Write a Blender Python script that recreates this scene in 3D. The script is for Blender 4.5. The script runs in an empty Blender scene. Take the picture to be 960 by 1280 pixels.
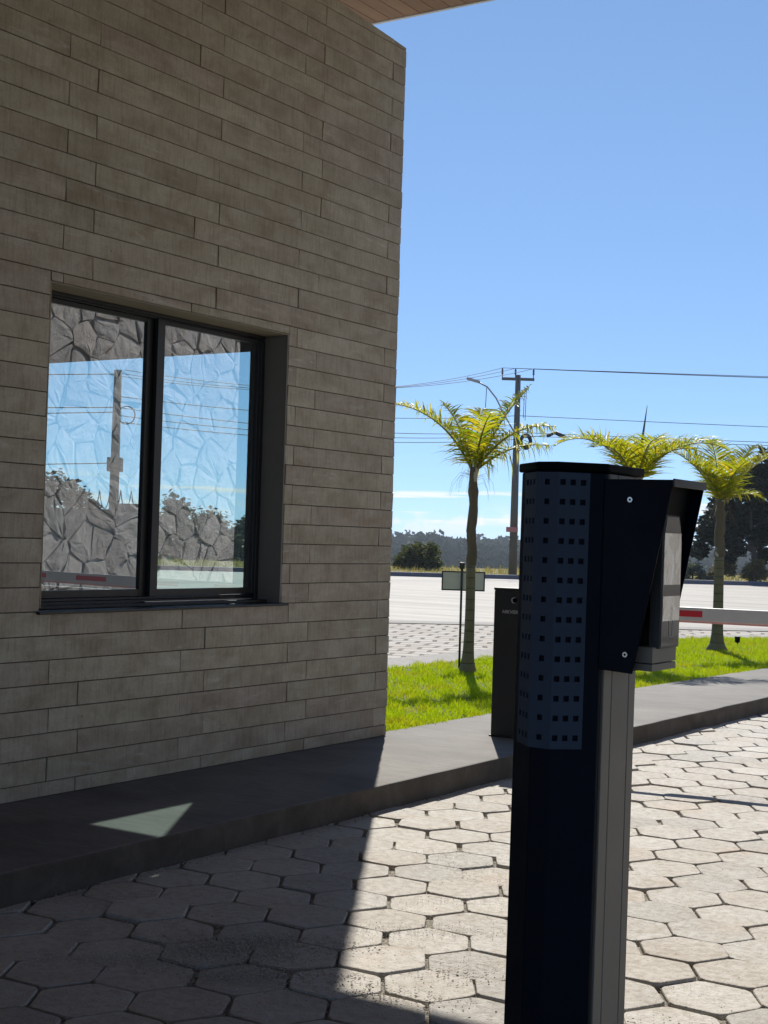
import bpy, bmesh, math, random
import numpy as np
from mathutils import Vector, Matrix
R = math.radians
random.seed(7)
rng = np.random.default_rng(11)
scene = bpy.context.scene
col = scene.collection

# ------------------------------------------------------------------ camera, light, exposure
WALL_YAW, PITCH, ROLL, FPX, EYE = .580, .0182, .0302, 1796.0, 1.5
def camera():
    cd = bpy.data.cameras.new('camera'); o = bpy.data.objects.new('camera', cd); col.objects.link(o)
    h = Vector((-math.sin(WALL_YAW), math.cos(WALL_YAW), 0)); r0 = Vector((math.cos(WALL_YAW), math.sin(WALL_YAW), 0)); U = Vector((0, 0, 1))
    f = h*math.cos(PITCH) + U*math.sin(PITCH); u0 = -h*math.sin(PITCH) + U*math.cos(PITCH)
    c, s = math.cos(ROLL), math.sin(ROLL)
    r = c*r0 + s*u0; u = -s*r0 + c*u0
    m = Matrix((r, u, -f)).transposed().to_4x4(); m.translation = Vector((0, 0, EYE))
    o.matrix_world = m
    cd.sensor_fit = 'VERTICAL'; cd.sensor_height = 36; cd.lens = FPX*36/1280
    cd.clip_start = .05; cd.clip_end = 6000
    scene.camera = o
camera()
SUN_AZ, SUN_EL = -31.6, 43.7          # degrees from +Y towards +X
SKY_STRENGTH, SUN_STRENGTH, EXPOSURE = .138, 3.95, .82
def sun_dir():
    return Vector((math.sin(R(SUN_AZ))*math.cos(R(SUN_EL)), math.cos(R(SUN_AZ))*math.cos(R(SUN_EL)), math.sin(R(SUN_EL))))
ld = bpy.data.lights.new('sun', 'SUN'); lo = bpy.data.objects.new('sun', ld); col.objects.link(lo)
ld.energy = SUN_STRENGTH; ld.angle = R(.53); ld.color = (1, .95, .86)
lo.rotation_euler = sun_dir().to_track_quat('Z', 'Y').to_euler()
vs = scene.view_settings
vs.view_transform = 'Standard'; vs.look = 'None'; vs.gamma = 1; vs.use_curve_mapping = False; vs.exposure = EXPOSURE

def world():
    w = bpy.data.worlds.new("World"); scene.world = w; w.use_nodes = True
    nt = w.node_tree; N = nt.nodes.new; L = nt.links.new
    sky = N('ShaderNodeTexSky'); sky.sky_type = 'NISHITA'; sky.sun_disc = False
    sky.sun_elevation = R(SUN_EL); sky.sun_rotation = R(SUN_AZ); sky.altitude = 6000; sky.air_density = 1.0; sky.dust_density = 0; sky.ozone_density = 4
    gm = N('ShaderNodeGamma'); gm.inputs[1].default_value = .55; L(sky.outputs[0], gm.inputs[0])
    tn = N('ShaderNodeMix'); tn.data_type = 'RGBA'; tn.blend_type = 'MULTIPLY'; tn.inputs['Factor'].default_value = 1; L(gm.outputs[0], tn.inputs['A']); tn.inputs['B'].default_value = (.92, 1.165, 1.42, 1)
    bg = nt.nodes['Background']; bg.inputs[1].default_value = SKY_STRENGTH
    tc = N('ShaderNodeTexCoord'); sep = N('ShaderNodeSeparateXYZ'); L(tc.outputs['Generated'], sep.inputs[0])
    # low streaks and small cumulus near the horizon, laid out by height above it
    def math_(op, a, b=None, c=None):
        n = N('ShaderNodeMath'); n.operation = op
        for i, v in enumerate((a, b, c)):
            if v is None: continue
            if isinstance(v, (int, float)): n.inputs[i].default_value = v
            else: L(v, n.inputs[i])
        return n.outputs[0]
    az = math_('ARCTAN2', sep.outputs[0], sep.outputs[1]); el = sep.outputs[2]
    def layer(sa, se, scale, thr, soft, e0, e1, e2, e3, seed, det=5):
        cmb = N('ShaderNodeCombineXYZ'); L(math_('MULTIPLY', az, sa), cmb.inputs[0]); L(math_('MULTIPLY', el, se), cmb.inputs[1]); cmb.inputs[2].default_value = seed
        n = N('ShaderNodeTexNoise'); n.inputs['Scale'].default_value = scale; n.inputs['Detail'].default_value = det; n.inputs['Roughness'].default_value = .55
        L(cmb.outputs[0], n.inputs['Vector'])
        mr = N('ShaderNodeMapRange'); mr.interpolation_type = 'SMOOTHSTEP'; mr.inputs['From Min'].default_value = thr; mr.inputs['From Max'].default_value = thr+soft
        L(n.outputs['Fac'], mr.inputs['Value'])
        a = N('ShaderNodeMapRange'); a.interpolation_type = 'SMOOTHSTEP'; a.inputs['From Min'].default_value = e0; a.inputs['From Max'].default_value = e1; L(el, a.inputs['Value'])
        b = N('ShaderNodeMapRange'); b.interpolation_type = 'SMOOTHSTEP'; b.inputs['From Min'].default_value = e2; b.inputs['From Max'].default_value = e3; b.inputs['To Min'].default_value = 1; b.inputs['To Max'].default_value = 0; L(el, b.inputs['Value'])
        return math_('MULTIPLY', mr.outputs[0], math_('MULTIPLY', a.outputs[0], b.outputs[0]))
    streak = layer(6, 110, 1.0, .54, .11, .008, .016, .030, .046, 3.4, 4)
    cum = layer(34, 62, 1.0, .47, .10, .0, .006, .010, .030, 8.1, 7)
    fac = math_('MINIMUM', math_('ADD', math_('MULTIPLY', streak, .85), math_('MULTIPLY', cum, .5)), .9)
    mx = N('ShaderNodeMix'); mx.data_type = 'RGBA'; L(fac, mx.inputs['Factor']); L(tn.outputs['Result'], mx.inputs['A']); mx.inputs['B'].default_value = (4.3, 4.3, 4.3, 1)
    L(mx.outputs['Result'], bg.inputs[0])
world()
cy = scene.cycles
cy.max_bounces = 8; cy.transparent_max_bounces = 16; cy.diffuse_bounces = 4; cy.glossy_bounces = 4; cy.use_denoising = True
cy.sample_clamp_indirect = 6

# ------------------------------------------------------------------ helpers
def tag(o, label=None, cat=None, group=None, kind=None):
    if label: o['label'] = label
    if cat: o['category'] = cat
    if group: o['group'] = group
    if kind: o['kind'] = kind
    return o
def empty(name, loc, label=None, cat=None, group=None, rot=(0, 0, 0)):
    o = bpy.data.objects.new(name, None); col.objects.link(o); o.location = loc; o.rotation_euler = rot; o.empty_display_size = .2
    return tag(o, label, cat, group)
class MB:
    def __init__(s): s.v = []; s.f = []; s.mi = []
    def add(s, vs, fs, mi=0):
        b = len(s.v); s.v += [tuple(p) for p in vs]; s.f += [tuple(i+b for i in q) for q in fs]; s.mi += [mi]*len(fs); return s
    def box(s, x0, x1, y0, y1, z0, z1, mi=0):
        return s.add([(x0,y0,z0),(x1,y0,z0),(x1,y1,z0),(x0,y1,z0),(x0,y0,z1),(x1,y0,z1),(x1,y1,z1),(x0,y1,z1)],
                     [(0,3,2,1),(4,5,6,7),(0,1,5,4),(1,2,6,5),(2,3,7,6),(3,0,4,7)], mi)
    def prism(s, pts, z0, z1, mi=0):
        n = len(pts); a = sum(pts[i][0]*pts[(i+1)%n][1]-pts[(i+1)%n][0]*pts[i][1] for i in range(n))
        if a < 0: pts = pts[::-1]
        return s.add([(x,y,z0) for x,y in pts]+[(x,y,z1) for x,y in pts], [tuple(range(n-1,-1,-1)), tuple(range(n,2*n))]+[(i,(i+1)%n,n+(i+1)%n,n+i) for i in range(n)], mi)
    def plate(s, quad, th, mi=0):          # a thick polygon; quad = 3D points, extruded along its normal by th
        q = [Vector(p) for p in quad]; nn = (q[1]-q[0]).cross(q[2]-q[0]).normalized()*th; n = len(q)
        return s.add([*q, *[p+nn for p in q]], [tuple(range(n-1,-1,-1)), tuple(range(n,2*n))]+[(i,(i+1)%n,n+(i+1)%n,n+i) for i in range(n)], mi)
    def tube(s, pts, rad, n=8, mi=0, cap=True):
        pts = [Vector(p) for p in pts]; m = len(pts)
        if not hasattr(rad, '__len__'): rad = [rad]*m
        b = len(s.v); up = None
        for i, p in enumerate(pts):
            t = (pts[min(i+1,m-1)]-pts[max(i-1,0)]).normalized()
            if up is None: up = t.orthogonal().normalized()
            up = (up - t*up.dot(t)).normalized(); w = t.cross(up)
            for k in range(n):
                a = 2*math.pi*k/n; s.v.append(tuple(p+(up*math.cos(a)+w*math.sin(a))*rad[i]))
        for i in range(m-1):
            for k in range(n):
                s.f.append((b+i*n+k, b+i*n+(k+1)%n, b+(i+1)*n+(k+1)%n, b+(i+1)*n+k)); s.mi.append(mi)
        if cap:
            s.f += [tuple(b+k for k in range(n-1,-1,-1)), tuple(b+(m-1)*n+k for k in range(n))]; s.mi += [mi, mi]
        return s
    def build(s, name, mats, parent=None, smooth=False, bevel=0, seg=2, loc=None, angle=35):
        me = bpy.data.meshes.new(name); me.from_pydata(s.v, [], s.f)
        for m in (mats if isinstance(mats, (list, tuple)) else [mats]): me.materials.append(m)
        me.polygons.foreach_set('material_index', s.mi)
        if smooth: me.polygons.foreach_set('use_smooth', [True]*len(s.f))
        me.update()
        return link(name, me, parent, bevel, seg, loc, angle)
def link(name, me, parent=None, bevel=0, seg=2, loc=None, angle=35):
    o = bpy.data.objects.new(name, me); col.objects.link(o)
    if parent: o.parent = parent
    if loc: o.location = loc
    if bevel:
        b = o.modifiers.new('bevel', 'BEVEL'); b.width = bevel; b.segments = seg; b.limit_method = 'ANGLE'; b.angle_limit = R(angle); b.harden_normals = False
    return o
def np_mesh(name, verts, faces, mats, parent=None, smooth=False):
    me = bpy.data.meshes.new(name); k = faces.shape[1]
    me.vertices.add(len(verts)); me.vertices.foreach_set('co', verts.astype(np.float32).ravel())
    me.loops.add(faces.size); me.loops.foreach_set('vertex_index', faces.astype(np.int32).ravel())
    me.polygons.add(len(faces)); me.polygons.foreach_set('loop_start', np.arange(0, faces.size, k, dtype=np.int32))
    me.materials.append(mats); me.update(calc_edges=True); me.validate()
    if smooth: me.polygons.foreach_set('use_smooth', [True]*len(faces))
    return link(name, me, parent)

# ------------------------------------------------------------------ materials
class NT:
    def __init__(s, name):
        s.m = bpy.data.materials.new(name); s.m.use_nodes = True; s.t = s.m.node_tree; s.b = s.t.nodes['Principled BSDF']; s.out = s.t.nodes['Material Output']
    def n(s, t, **kw):
        x = s.t.nodes.new(t)
        for k, v in kw.items():
            if k in x.inputs: s.set(x.inputs[k], v)
            else: setattr(x, k, v)
        return x
    def set(s, i, v):
        if isinstance(v, bpy.types.NodeSocket): s.t.links.new(v, i)
        else: i.default_value = v
    def obj(s, scale=(1,1,1), rot=(0,0,0)):
        tc = s.n('ShaderNodeTexCoord'); mp = s.n('ShaderNodeMapping'); s.set(mp.inputs[0], tc.outputs['Object']); mp.inputs['Scale'].default_value = scale; mp.inputs['Rotation'].default_value = rot
        return mp.outputs[0]
    def noise(s, vec, scale, detail=4, rough=.55, dist=0):
        return s.n('ShaderNodeTexNoise', Vector=vec, Scale=scale, Detail=detail, Roughness=rough, Distortion=dist).outputs['Fac']
    def ramp(s, fac, *stops):
        r = s.n('ShaderNodeValToRGB'); s.set(r.inputs[0], fac); e = r.color_ramp.elements
        while len(e) < len(stops): e.new(.5)
        for x, (p, c) in zip(e, stops): x.position = p; x.color = (*c, 1) if len(c) == 3 else c
        return r.outputs[0]
    def mix(s, f, a, b, blend='MIX'):
        m = s.n('ShaderNodeMix', data_type='RGBA', blend_type=blend); s.set(m.inputs['Factor'], f)
        for k, v in (('A', a), ('B', b)): s.set(m.inputs[k] if False else [i for i in m.inputs if i.name == k and i.type == 'RGBA'][0], v if isinstance(v, bpy.types.NodeSocket) else (*v, 1))
        return [o for o in m.outputs if o.type == 'RGBA'][0]
    def math(s, op, a, b=0.):
        m = s.n('ShaderNodeMath', operation=op); s.set(m.inputs[0], a); s.set(m.inputs[1], b); return m.outputs[0]
    def range(s, v, a, b, c=0., d=1.):
        m = s.n('ShaderNodeMapRange'); s.set(m.inputs[0], v)
        for i, x in enumerate((a, b, c, d)): s.set(m.inputs[1+i], x)
        return m.outputs[0]
    def bump(s, h, st=.5, dist=.01, normal=None):
        b = s.n('ShaderNodeBump', Height=h, Strength=st, Distance=dist)
        if normal: s.set(b.inputs['Normal'], normal)
        return b.outputs[0]
    def isl(s): return s.n('ShaderNodeNewGeometry').outputs['Random Per Island']
    def fin(s, c=None, rough=None, normal=None, metal=None, spec=None):
        for k, v in (('Base Color', c), ('Roughness', rough), ('Normal', normal), ('Metallic', metal), ('Specular IOR Level', spec)):
            if v is None: continue
            s.set(s.b.inputs[k], (*v, 1) if isinstance(v, tuple) and len(v) == 3 else v)
        return s.m
def shade3(c, k): return tuple(x*k for x in c)
def simple(name, c, rough=.5, metal=0., bump=0., bscale=60, var=.12, spec=.5):
    t = NT(name); v = t.obj(); n = t.noise(v, bscale*.2, 5); cc = t.mix(n, shade3(c, 1-var), shade3(c, 1+var))
    nr = t.bump(t.noise(v, bscale, 4), bump, .003) if bump else None
    return t.fin(cc, t.range(t.noise(v, bscale*.3), .3, .7, rough*.9, min(1, rough*1.12)), nr, metal, spec)

def m_slab():
    t = NT('cladding_concrete'); v = t.obj(); isl = t.isl()
    off = t.n('ShaderNodeCombineXYZ', X=t.math('MULTIPLY', isl, 37.), Y=t.math('MULTIPLY', isl, 91.), Z=t.math('MULTIPLY', isl, 53.))
    vv = t.n('ShaderNodeVectorMath', operation='ADD'); t.set(vv.inputs[0], v); t.set(vv.inputs[1], off.outputs[0]); vv = vv.outputs[0]
    def mp(sc):
        m = t.n('ShaderNodeMapping'); t.set(m.inputs[0], vv); m.inputs['Scale'].default_value = sc; return m.outputs[0]
    base = t.ramp(isl, (0, (.42,.38,.30)), (.3, (.50,.46,.365)), (.6, (.465,.41,.34)), (.8, (.48,.445,.35)), (1, (.53,.49,.39)))
    blotch = t.noise(mp((1, 1.6, 3)), 2.2, 6, .6, .4)
    c = t.mix(t.range(blotch, .35, .7), base, t.mix(1, base, (.70,.655,.61), 'MULTIPLY'))
    strk = t.noise(mp((1, 26, 3.5)), 2.0, 4, .6)                        # vertical casting streaks
    c = t.mix(t.range(strk, .48, .72, 0, .75), c, t.mix(1, c, (.74,.72,.68), 'MULTIPLY'))
    smear = t.math('MULTIPLY', t.range(t.noise(mp((1, 1.0, 7)), 1.7, 5, .6, 1.2), .58, .74), t.range(t.noise(mp((1, 4, 14)), 3, 5, .65), .35, .65))
    c = t.mix(t.math('MULTIPLY', smear, .75), c, (.60,.575,.51))
    fine = t.noise(mp((1, 1, 1)), 75, 3, .7)
    c = t.mix(t.range(fine, .3, .7, 0, .5), c, t.mix(1, c, (.7,.68,.64), 'MULTIPLY'))
    pit = t.n('ShaderNodeTexVoronoi', Vector=mp((1, 1, 1)), Scale=13.); pitm = t.math('MULTIPLY', t.range(pit.outputs['Distance'], .03, .075, 1, 0), t.range(t.noise(mp((1,1,1)), 4), .5, .6))
    c = t.mix(t.math('MULTIPLY', pitm, .7), c, (.10,.085,.06))
    h = t.math('SUBTRACT', t.math('ADD', t.math('MULTIPLY', strk, .5), t.math('MULTIPLY', fine, .35)), pitm)
    return t.fin(c, .85, t.bump(h, .6, .004), spec=.25)
def m_paver():
    t = NT('paver_concrete'); v = t.obj(); isl = t.isl()
    base = t.ramp(isl, (0, (.345,.33,.305)), (.4, (.425,.405,.37)), (.75, (.385,.355,.315)), (1, (.455,.435,.40)))
    big = t.noise(v, 3.5, 5, .6, .5); c = t.mix(t.range(big, .38, .7, 0, .75), base, t.mix(1, base, (.80,.75,.69), 'MULTIPLY'))
    med = t.noise(v, 28, 6, .7); c = t.mix(t.range(med, .45, .72, 0, .7), c, t.mix(1, c, (.68,.63,.57), 'MULTIPLY'))
    red = t.noise(v, 2.2, 3); c = t.mix(t.range(red, .58, .72, 0, .35), c, (.42,.31,.22))
    vo = t.n('ShaderNodeTexVoronoi', Vector=v, Scale=70.); spk = t.range(vo.outputs['Distance'], .05, .2, 1, 0)
    spm = t.math('MULTIPLY', spk, t.range(t.noise(v, 16, 3), .5, .62)); c = t.mix(t.math('MULTIPLY', spm, .8), c, (.12,.10,.08))
    h = t.math('SUBTRACT', t.math('ADD', t.noise(v, 120, 3, .7), t.math('MULTIPLY', t.noise(v, 22, 5, .65), 1.3)), t.math('MULTIPLY', spm, 1.5))
    return t.fin(c, t.range(med, .3, .7, .62, .9), t.bump(h, .8, .006), spec=.35)
def m_gravelbed():
    t = NT('joint_gravel'); v = t.obj(); vo = t.n('ShaderNodeTexVoronoi', Vector=v, Scale=130.)
    c = t.mix(t.n('ShaderNodeSeparateColor', Color=vo.outputs['Color']).outputs[0], (.17,.155,.13), (.36,.33,.28))
    return t.fin(c, .95, t.bump(vo.outputs['Distance'], 1, .006), spec=.2)
def m_pebble():
    t = NT('pebbles'); isl = t.isl()
    return t.fin(t.ramp(isl, (0, (.30,.28,.25)), (.5, (.42,.40,.36)), (.8, (.50,.47,.42)), (1, (.36,.30,.24))), .9, spec=.3)
def m_sidewalk():
    t = NT('brushed_concrete'); v = t.obj(); a = t.noise(v, 1.3, 6, .6, .6)
    c = t.ramp(a, (.3, (.095,.088,.08)), (.5, (.138,.129,.118)), (.7, (.178,.165,.15)))
    st = t.noise(t.obj((1.5, 14, 1), (0, 0, R(20))), 4, 5, .65); c = t.mix(t.range(st, .42, .66, 0, .85), c, t.mix(1, c, (.72,.71,.70), 'MULTIPLY'))
    c = t.mix(t.range(t.noise(v, 40, 4, .7), .5, .8, 0, .4), c, (.075,.07,.065))
    return t.fin(c, .8, t.bump(t.math('ADD', t.math('MULTIPLY', st, .8), t.noise(v, 90, 3, .7)), .4, .004), spec=.35)
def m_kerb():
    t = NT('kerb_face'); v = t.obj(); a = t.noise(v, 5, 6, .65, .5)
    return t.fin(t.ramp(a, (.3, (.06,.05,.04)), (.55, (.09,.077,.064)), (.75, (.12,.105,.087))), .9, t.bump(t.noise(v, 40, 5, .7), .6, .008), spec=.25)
def m_glass(name, tint, refl):
    t = NT(name); nt = t.t; nt.nodes.remove(t.b)
    tr = t.n('ShaderNodeBsdfTransparent', Color=(*tint, 1)); gl = t.n('ShaderNodeBsdfGlossy', Roughness=.0, Color=(.97,.985,1,1))
    fr = t.n('ShaderNodeLayerWeight', Blend=.35)
    mx = t.n('ShaderNodeMixShader'); t.set(mx.inputs[0], t.range(fr.outputs['Facing'], 0, 1, refl, min(.95, refl+.5)))
    t.set(mx.inputs[1], tr.outputs[0]); t.set(mx.inputs[2], gl.outputs[0]); t.set(t.out.inputs[0], mx.outputs[0])
    return t.m
def m_leaf(name, cols, trans=.45, rough=.5, isl=True, tcol=None, spec=.08, patch=None):
    t = NT(name); k = t.isl(); st = [(i/(len(cols)-1), c) for i, c in enumerate(cols)]; c = t.ramp(k, *st)
    if patch: c = t.mix(t.range(t.noise(t.obj(), 1.6, 5, .65), .48, .72, 0, .7), c, patch)
    t.fin(c, rough, spec=spec)
    tl = t.n('ShaderNodeBsdfTranslucent'); t.set(tl.inputs[0], t.mix(1, c, tcol or (1.5,1.35,.5), 'MULTIPLY'))
    mx = t.n('ShaderNodeMixShader'); mx.inputs[0].default_value = trans; t.set(mx.inputs[1], t.b.outputs[0]); t.set(mx.inputs[2], tl.outputs[0]); t.set(t.out.inputs[0], mx.outputs[0])
    return t.m
def m_bark(name, c1, c2, ring=0, sc=8, pale=None):
    t = NT(name); v = t.obj((1,1,.25) if not ring else (1,1,1)); n = t.noise(v, sc, 6, .65, .3); c = t.mix(n, c1, c2); h = n
    if pale: c = t.mix(t.range(t.noise(t.obj((1,1,.6)), 7, 3, .5), .60, .64, 0, .85), c, pale)
    if ring:
        z = t.n('ShaderNodeSeparateXYZ', Vector=t.obj()).outputs[2]
        w = t.math('FRACT', t.math('ADD', t.math('MULTIPLY', z, ring), t.math('MULTIPLY', t.noise(t.obj(), 3), .35)))
        k = t.range(w, .0, .14, 1, 0); c = t.mix(t.math('MULTIPLY', k, .75), c, shade3(c1, .35)); h = t.math('SUBTRACT', n, k)
    return t.fin(c, .9, t.bump(h, .6, .01), spec=.25)
def m_soffit():
    t = NT('soffit_wood'); v = t.obj(); isl = t.isl()
    base = t.ramp(isl, (0, (.30,.165,.09)), (.5, (.36,.205,.115)), (1, (.27,.145,.08)))
    g = t.noise(t.obj((22, 1.0, 1)), 3, 6, .6, .6); c = t.mix(t.range(g, .35, .7, 0, .6), base, t.mix(1, base, (.62,.56,.5), 'MULTIPLY'))
    return t.fin(c, .5, t.bump(g, .2, .002))
def m_plaza():
    t = NT('plaza_blocks'); v = t.obj((1,1,1), (0, 0, R(-24))); wv = t.noise(v, .6, 3)
    vv = t.n('ShaderNodeVectorMath', operation='ADD'); t.set(vv.inputs[0], v); sc = t.n('ShaderNodeVectorMath', operation='SCALE'); t.set(sc.inputs[0], t.n('ShaderNodeTexNoise', Vector=v, Scale=.7, Detail=3.).outputs['Color']); sc.inputs['Scale'].default_value = .25; t.set(vv.inputs[1], sc.outputs[0])
    br = t.n('ShaderNodeTexBrick', Vector=vv.outputs[0], Scale=1., offset=.5); br.inputs['Brick Width'].default_value = .42; br.inputs['Row Height'].default_value = .40; br.inputs['Mortar Size'].default_value = .034; br.inputs['Mortar Smooth'].default_value = .3
    br.inputs['Color1'].default_value = (.31,.285,.25,1); br.inputs['Color2'].default_value = (.385,.355,.32,1); br.inputs['Mortar'].default_value = (.075,.06,.05,1)
    c = t.mix(t.range(t.noise(v, .9, 6, .65), .4, .7, 0, .45), br.outputs['Color'], (.29,.235,.175))
    return t.fin(c, .85, t.bump(t.math('MULTIPLY', br.outputs['Fac'], -1.), 1., .03), spec=.3)
def m_road():
    t = NT('pale_concrete_road'); v = t.obj((1,1,1), (0,0,R(-41))); a = t.noise(t.obj((.06,1.2,1),(0,0,R(-41))), 1.0, 6, .6); 
    c = t.ramp(a, (.32, (.19,.170,.148)), (.5, (.265,.243,.217)), (.66, (.31,.288,.26)))
    c = t.mix(t.range(t.noise(v, 1.2, 8, .75), .45, .7, 0, .5), c, (.18,.16,.135))
    return t.fin(c, .75, t.bump(t.noise(v, 30, 4, .7), .3, .01), spec=.4)
def m_terrain():
    t = NT('dry_grass_ground'); v = t.obj(); a = t.noise(v, .35, 8, .7); b = t.noise(v, 3, 6, .7)
    c = t.ramp(a, (.3, (.10,.105,.035)), (.5, (.20,.175,.07)), (.7, (.27,.22,.11)))
    c = t.mix(t.range(b, .4, .7, 0, .6), c, (.12,.13,.04))
    return t.fin(c, .95, t.bump(b, 1, .12), spec=.2)
def m_stone():
    t = NT('field_stone'); v = t.obj(); isl = t.isl()
    base = t.ramp(isl, (0, (.42,.40,.375)), (.35, (.52,.49,.46)), (.6, (.46,.42,.385)), (.8, (.55,.52,.49)), (1, (.48,.45,.44)))
    n = t.noise(v, 5, 7, .65, .4); c = t.mix(t.range(n, .35, .7, 0, .7), base, t.mix(1, base, (.66,.64,.62), 'MULTIPLY'))
    return t.fin(c, .92, t.bump(t.math('ADD', n, t.math('MULTIPLY', t.noise(v, 28, 5, .7), .4)), .7, .06), spec=.25)
def m_powder(name, c, rough=.45, spec=.4):
    t = NT(name); v = t.obj(); n = t.noise(v, 420, 2, .6); d = t.noise(v, 5, 6, .65)
    cc = t.mix(t.range(d, .45, .8, 0, .35), c, shade3(c, 1.6)); sc = t.noise(t.obj((60, 60, 3)), 4, 4, .7)
    cc = t.mix(t.range(sc, .68, .8, 0, .25), cc, tuple(x+.02 for x in c))
    return t.fin(cc, t.range(d, .3, .7, rough*.85, rough*1.2), t.bump(n, .12, .0008), spec=spec)
M = {}
M['slab'] = m_slab(); M['paver'] = m_paver(); M['bed'] = m_gravelbed(); M['pebble'] = m_pebble(); M['walk'] = m_sidewalk(); M['kerb'] = m_kerb()
M['wallcore'] = simple('wall_render', (.26,.235,.195), .9, bump=.3)
M['mortar'] = simple('dark_mortar', (.05,.045,.038), .95, bump=.3)
M['reveal'] = simple('reveal_render', (.25,.215,.155), .9, bump=.25, bscale=90)
M['jambmetal'] = simple('jamb_panel', (.19,.175,.15), .6, bump=.05)
M['frame'] = simple('black_anodised_aluminium', (.014,.0145,.016), .42, bump=.02, var=.25)
M['track'] = simple('pale_aluminium_track', (.55,.55,.53), .3, .8)
M['glass'] = m_glass('coated_window_glass', (.88,1.0,.985), .22)
M['glass2'] = m_glass('tinted_end_glass', (.86,1.0,.98), .04)
M['interior'] = simple('interior_paint', (.12,.115,.105), .9)
M['soffit'] = m_soffit(); M['trim'] = simple('white_trim', (.75,.76,.78), .4); M['roof'] = simple('roof_render', (.45,.44,.42), .85)
M['plaza'] = m_plaza(); M['road'] = m_road(); M['terrain'] = m_terrain(); M['stone'] = m_stone(); M['floor'] = simple('forest_floor', (.022,.032,.016), .95, spec=.05)
M['kerbgrey'] = simple('grey_kerb_concrete', (.24,.225,.205), .9, bump=.3)
M['kerbblue'] = simple('bluish_kerb_paint', (.125,.125,.155), .85, bump=.3, bscale=10)
M['navy'] = m_powder('navy_powder_coat', (.0022,.0045,.0125), .5, .16)
M['navyshell'] = m_powder('slate_powder_coat', (.052,.070,.105), .5, .25)
M['black'] = m_powder('black_powder_coat', (.0015,.0016,.002), .6, .1)
M['hole'] = simple('dark_cavity', (.002,.002,.002), 1, spec=0.)
M['greymetal'] = m_powder('warm_grey_powder_coat', (.27,.225,.172), .5)
M['steel'] = simple('bare_steel', (.6,.6,.6), .25, 1.)
M['lip'] = m_powder('charcoal_coat_lit_lip', (.075,.069,.063), .5)
def m_screen():
    t = NT('black_screen_glass'); t.fin((.03,.029,.027), .06, spec=.5)
    t.set(t.b.inputs['IOR'], 1.6)
    return t.m
M['screen'] = m_screen()
def m_reflection_film():
    t = NT('wrinkled_reflection_film'); n = t.noise(t.obj((1, 22, 13)), 1.0, 4, .55, 1.6); return t.fin(t.mix(t.range(n, .42, .5), (.60,.59,.55), (.76,.75,.71)), .16, t.bump(n, .5, .006), .75)
M['reflection_film'] = m_reflection_film()
M['cabinet'] = m_powder('charcoal_cabinet_paint', (.016,.0155,.0145), .5)
M['letter'] = simple('pale_lettering', (.42,.42,.42), .5)
M['boom'] = simple('white_boom', (.55,.55,.55), .4); M['red'] = simple('red_reflector', (.55,.012,.02), .35); M['pink'] = simple('pink_rubber_strip', (.75,.36,.32), .6)
M['blade'] = m_leaf('lawn_blades', [(.20,.32,.006), (.28,.42,.010), (.34,.46,.014), (.25,.38,.008)], .45, .5, tcol=(1.5,1.3,.35), spec=.2, patch=(.36,.33,.05))
M['soil'] = simple('lawn_soil', (.06,.085,.015), .95, bump=.5)
M['frond'] = m_leaf('palm_leaflet', [(.12,.19,.012), (.19,.26,.016), (.27,.29,.022), (.36,.33,.05), (.16,.22,.014)], .6, .42, tcol=(1.6,1.4,.35), spec=.2)
M['rachis'] = simple('palm_rachis', (.17,.15,.03), .5); M['spear'] = simple('spear_green', (.045,.075,.02), .5)
M['fibre'] = simple('dry_palm_fibre', (.19,.14,.07), .9)
M['shaft'] = m_bark('palm_crownshaft', (.060,.047,.030), (.17,.145,.095), 0, 14, (.42,.40,.34))
M['palmtrunk'] = m_bark('palm_trunk', (.10,.095,.055), (.19,.175,.105), 9, 10)
M['bark'] = m_bark('tree_bark', (.05,.04,.03), (.12,.10,.075))
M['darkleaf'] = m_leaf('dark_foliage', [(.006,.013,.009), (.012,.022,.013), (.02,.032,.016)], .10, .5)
M['bushleaf'] = m_leaf('olive_foliage', [(.03,.048,.012), (.055,.075,.018), (.09,.095,.022)], .3)
M['dryleaf'] = m_leaf('dry_foliage', [(.14,.115,.05), (.20,.15,.06), (.10,.105,.035), (.23,.19,.10)], .3)
M['greyleaf'] = m_leaf('grey_green_foliage', [(.10,.12,.10), (.15,.165,.14), (.07,.09,.065)], .25)
M['verge'] = m_leaf('verge_tree_foliage', [(.022,.042,.020), (.045,.068,.026), (.06,.075,.03), (.032,.055,.028)], .12)
M['forest'] = m_leaf('forest_foliage', [(.012,.038,.016), (.019,.052,.018), (.032,.064,.020), (.014,.042,.016)], .0, .9, spec=.0)
M['drygrass'] = m_leaf('dry_grass', [(.30,.25,.10), (.22,.21,.06), (.38,.31,.14)], .4, tcol=(1.2,1.1,.6))
M['pole'] = simple('weathered_concrete', (.13,.115,.10), .9, bump=.4, bscale=25); M['wire'] = simple('black_cable', (.02,.02,.022), .6); M['crossarm'] = simple('grey_timber', (.12,.115,.11), .8)
M['ceramic'] = simple('insulator_glaze', (.10,.07,.06), .3); M['lamp'] = simple('lamp_housing', (.33,.33,.34), .4, .3)
M['signback'] = simple('pale_sign_panel', (.50,.50,.46), .5); M['signframe'] = simple('dark_green_frame', (.012,.022,.018), .5)
M['plate'] = simple('red_white_plate', (.5,.16,.14), .5); M['wall2'] = simple('dark_block_wall', (.075,.078,.08), .95, bump=.5, bscale=8)

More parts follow.
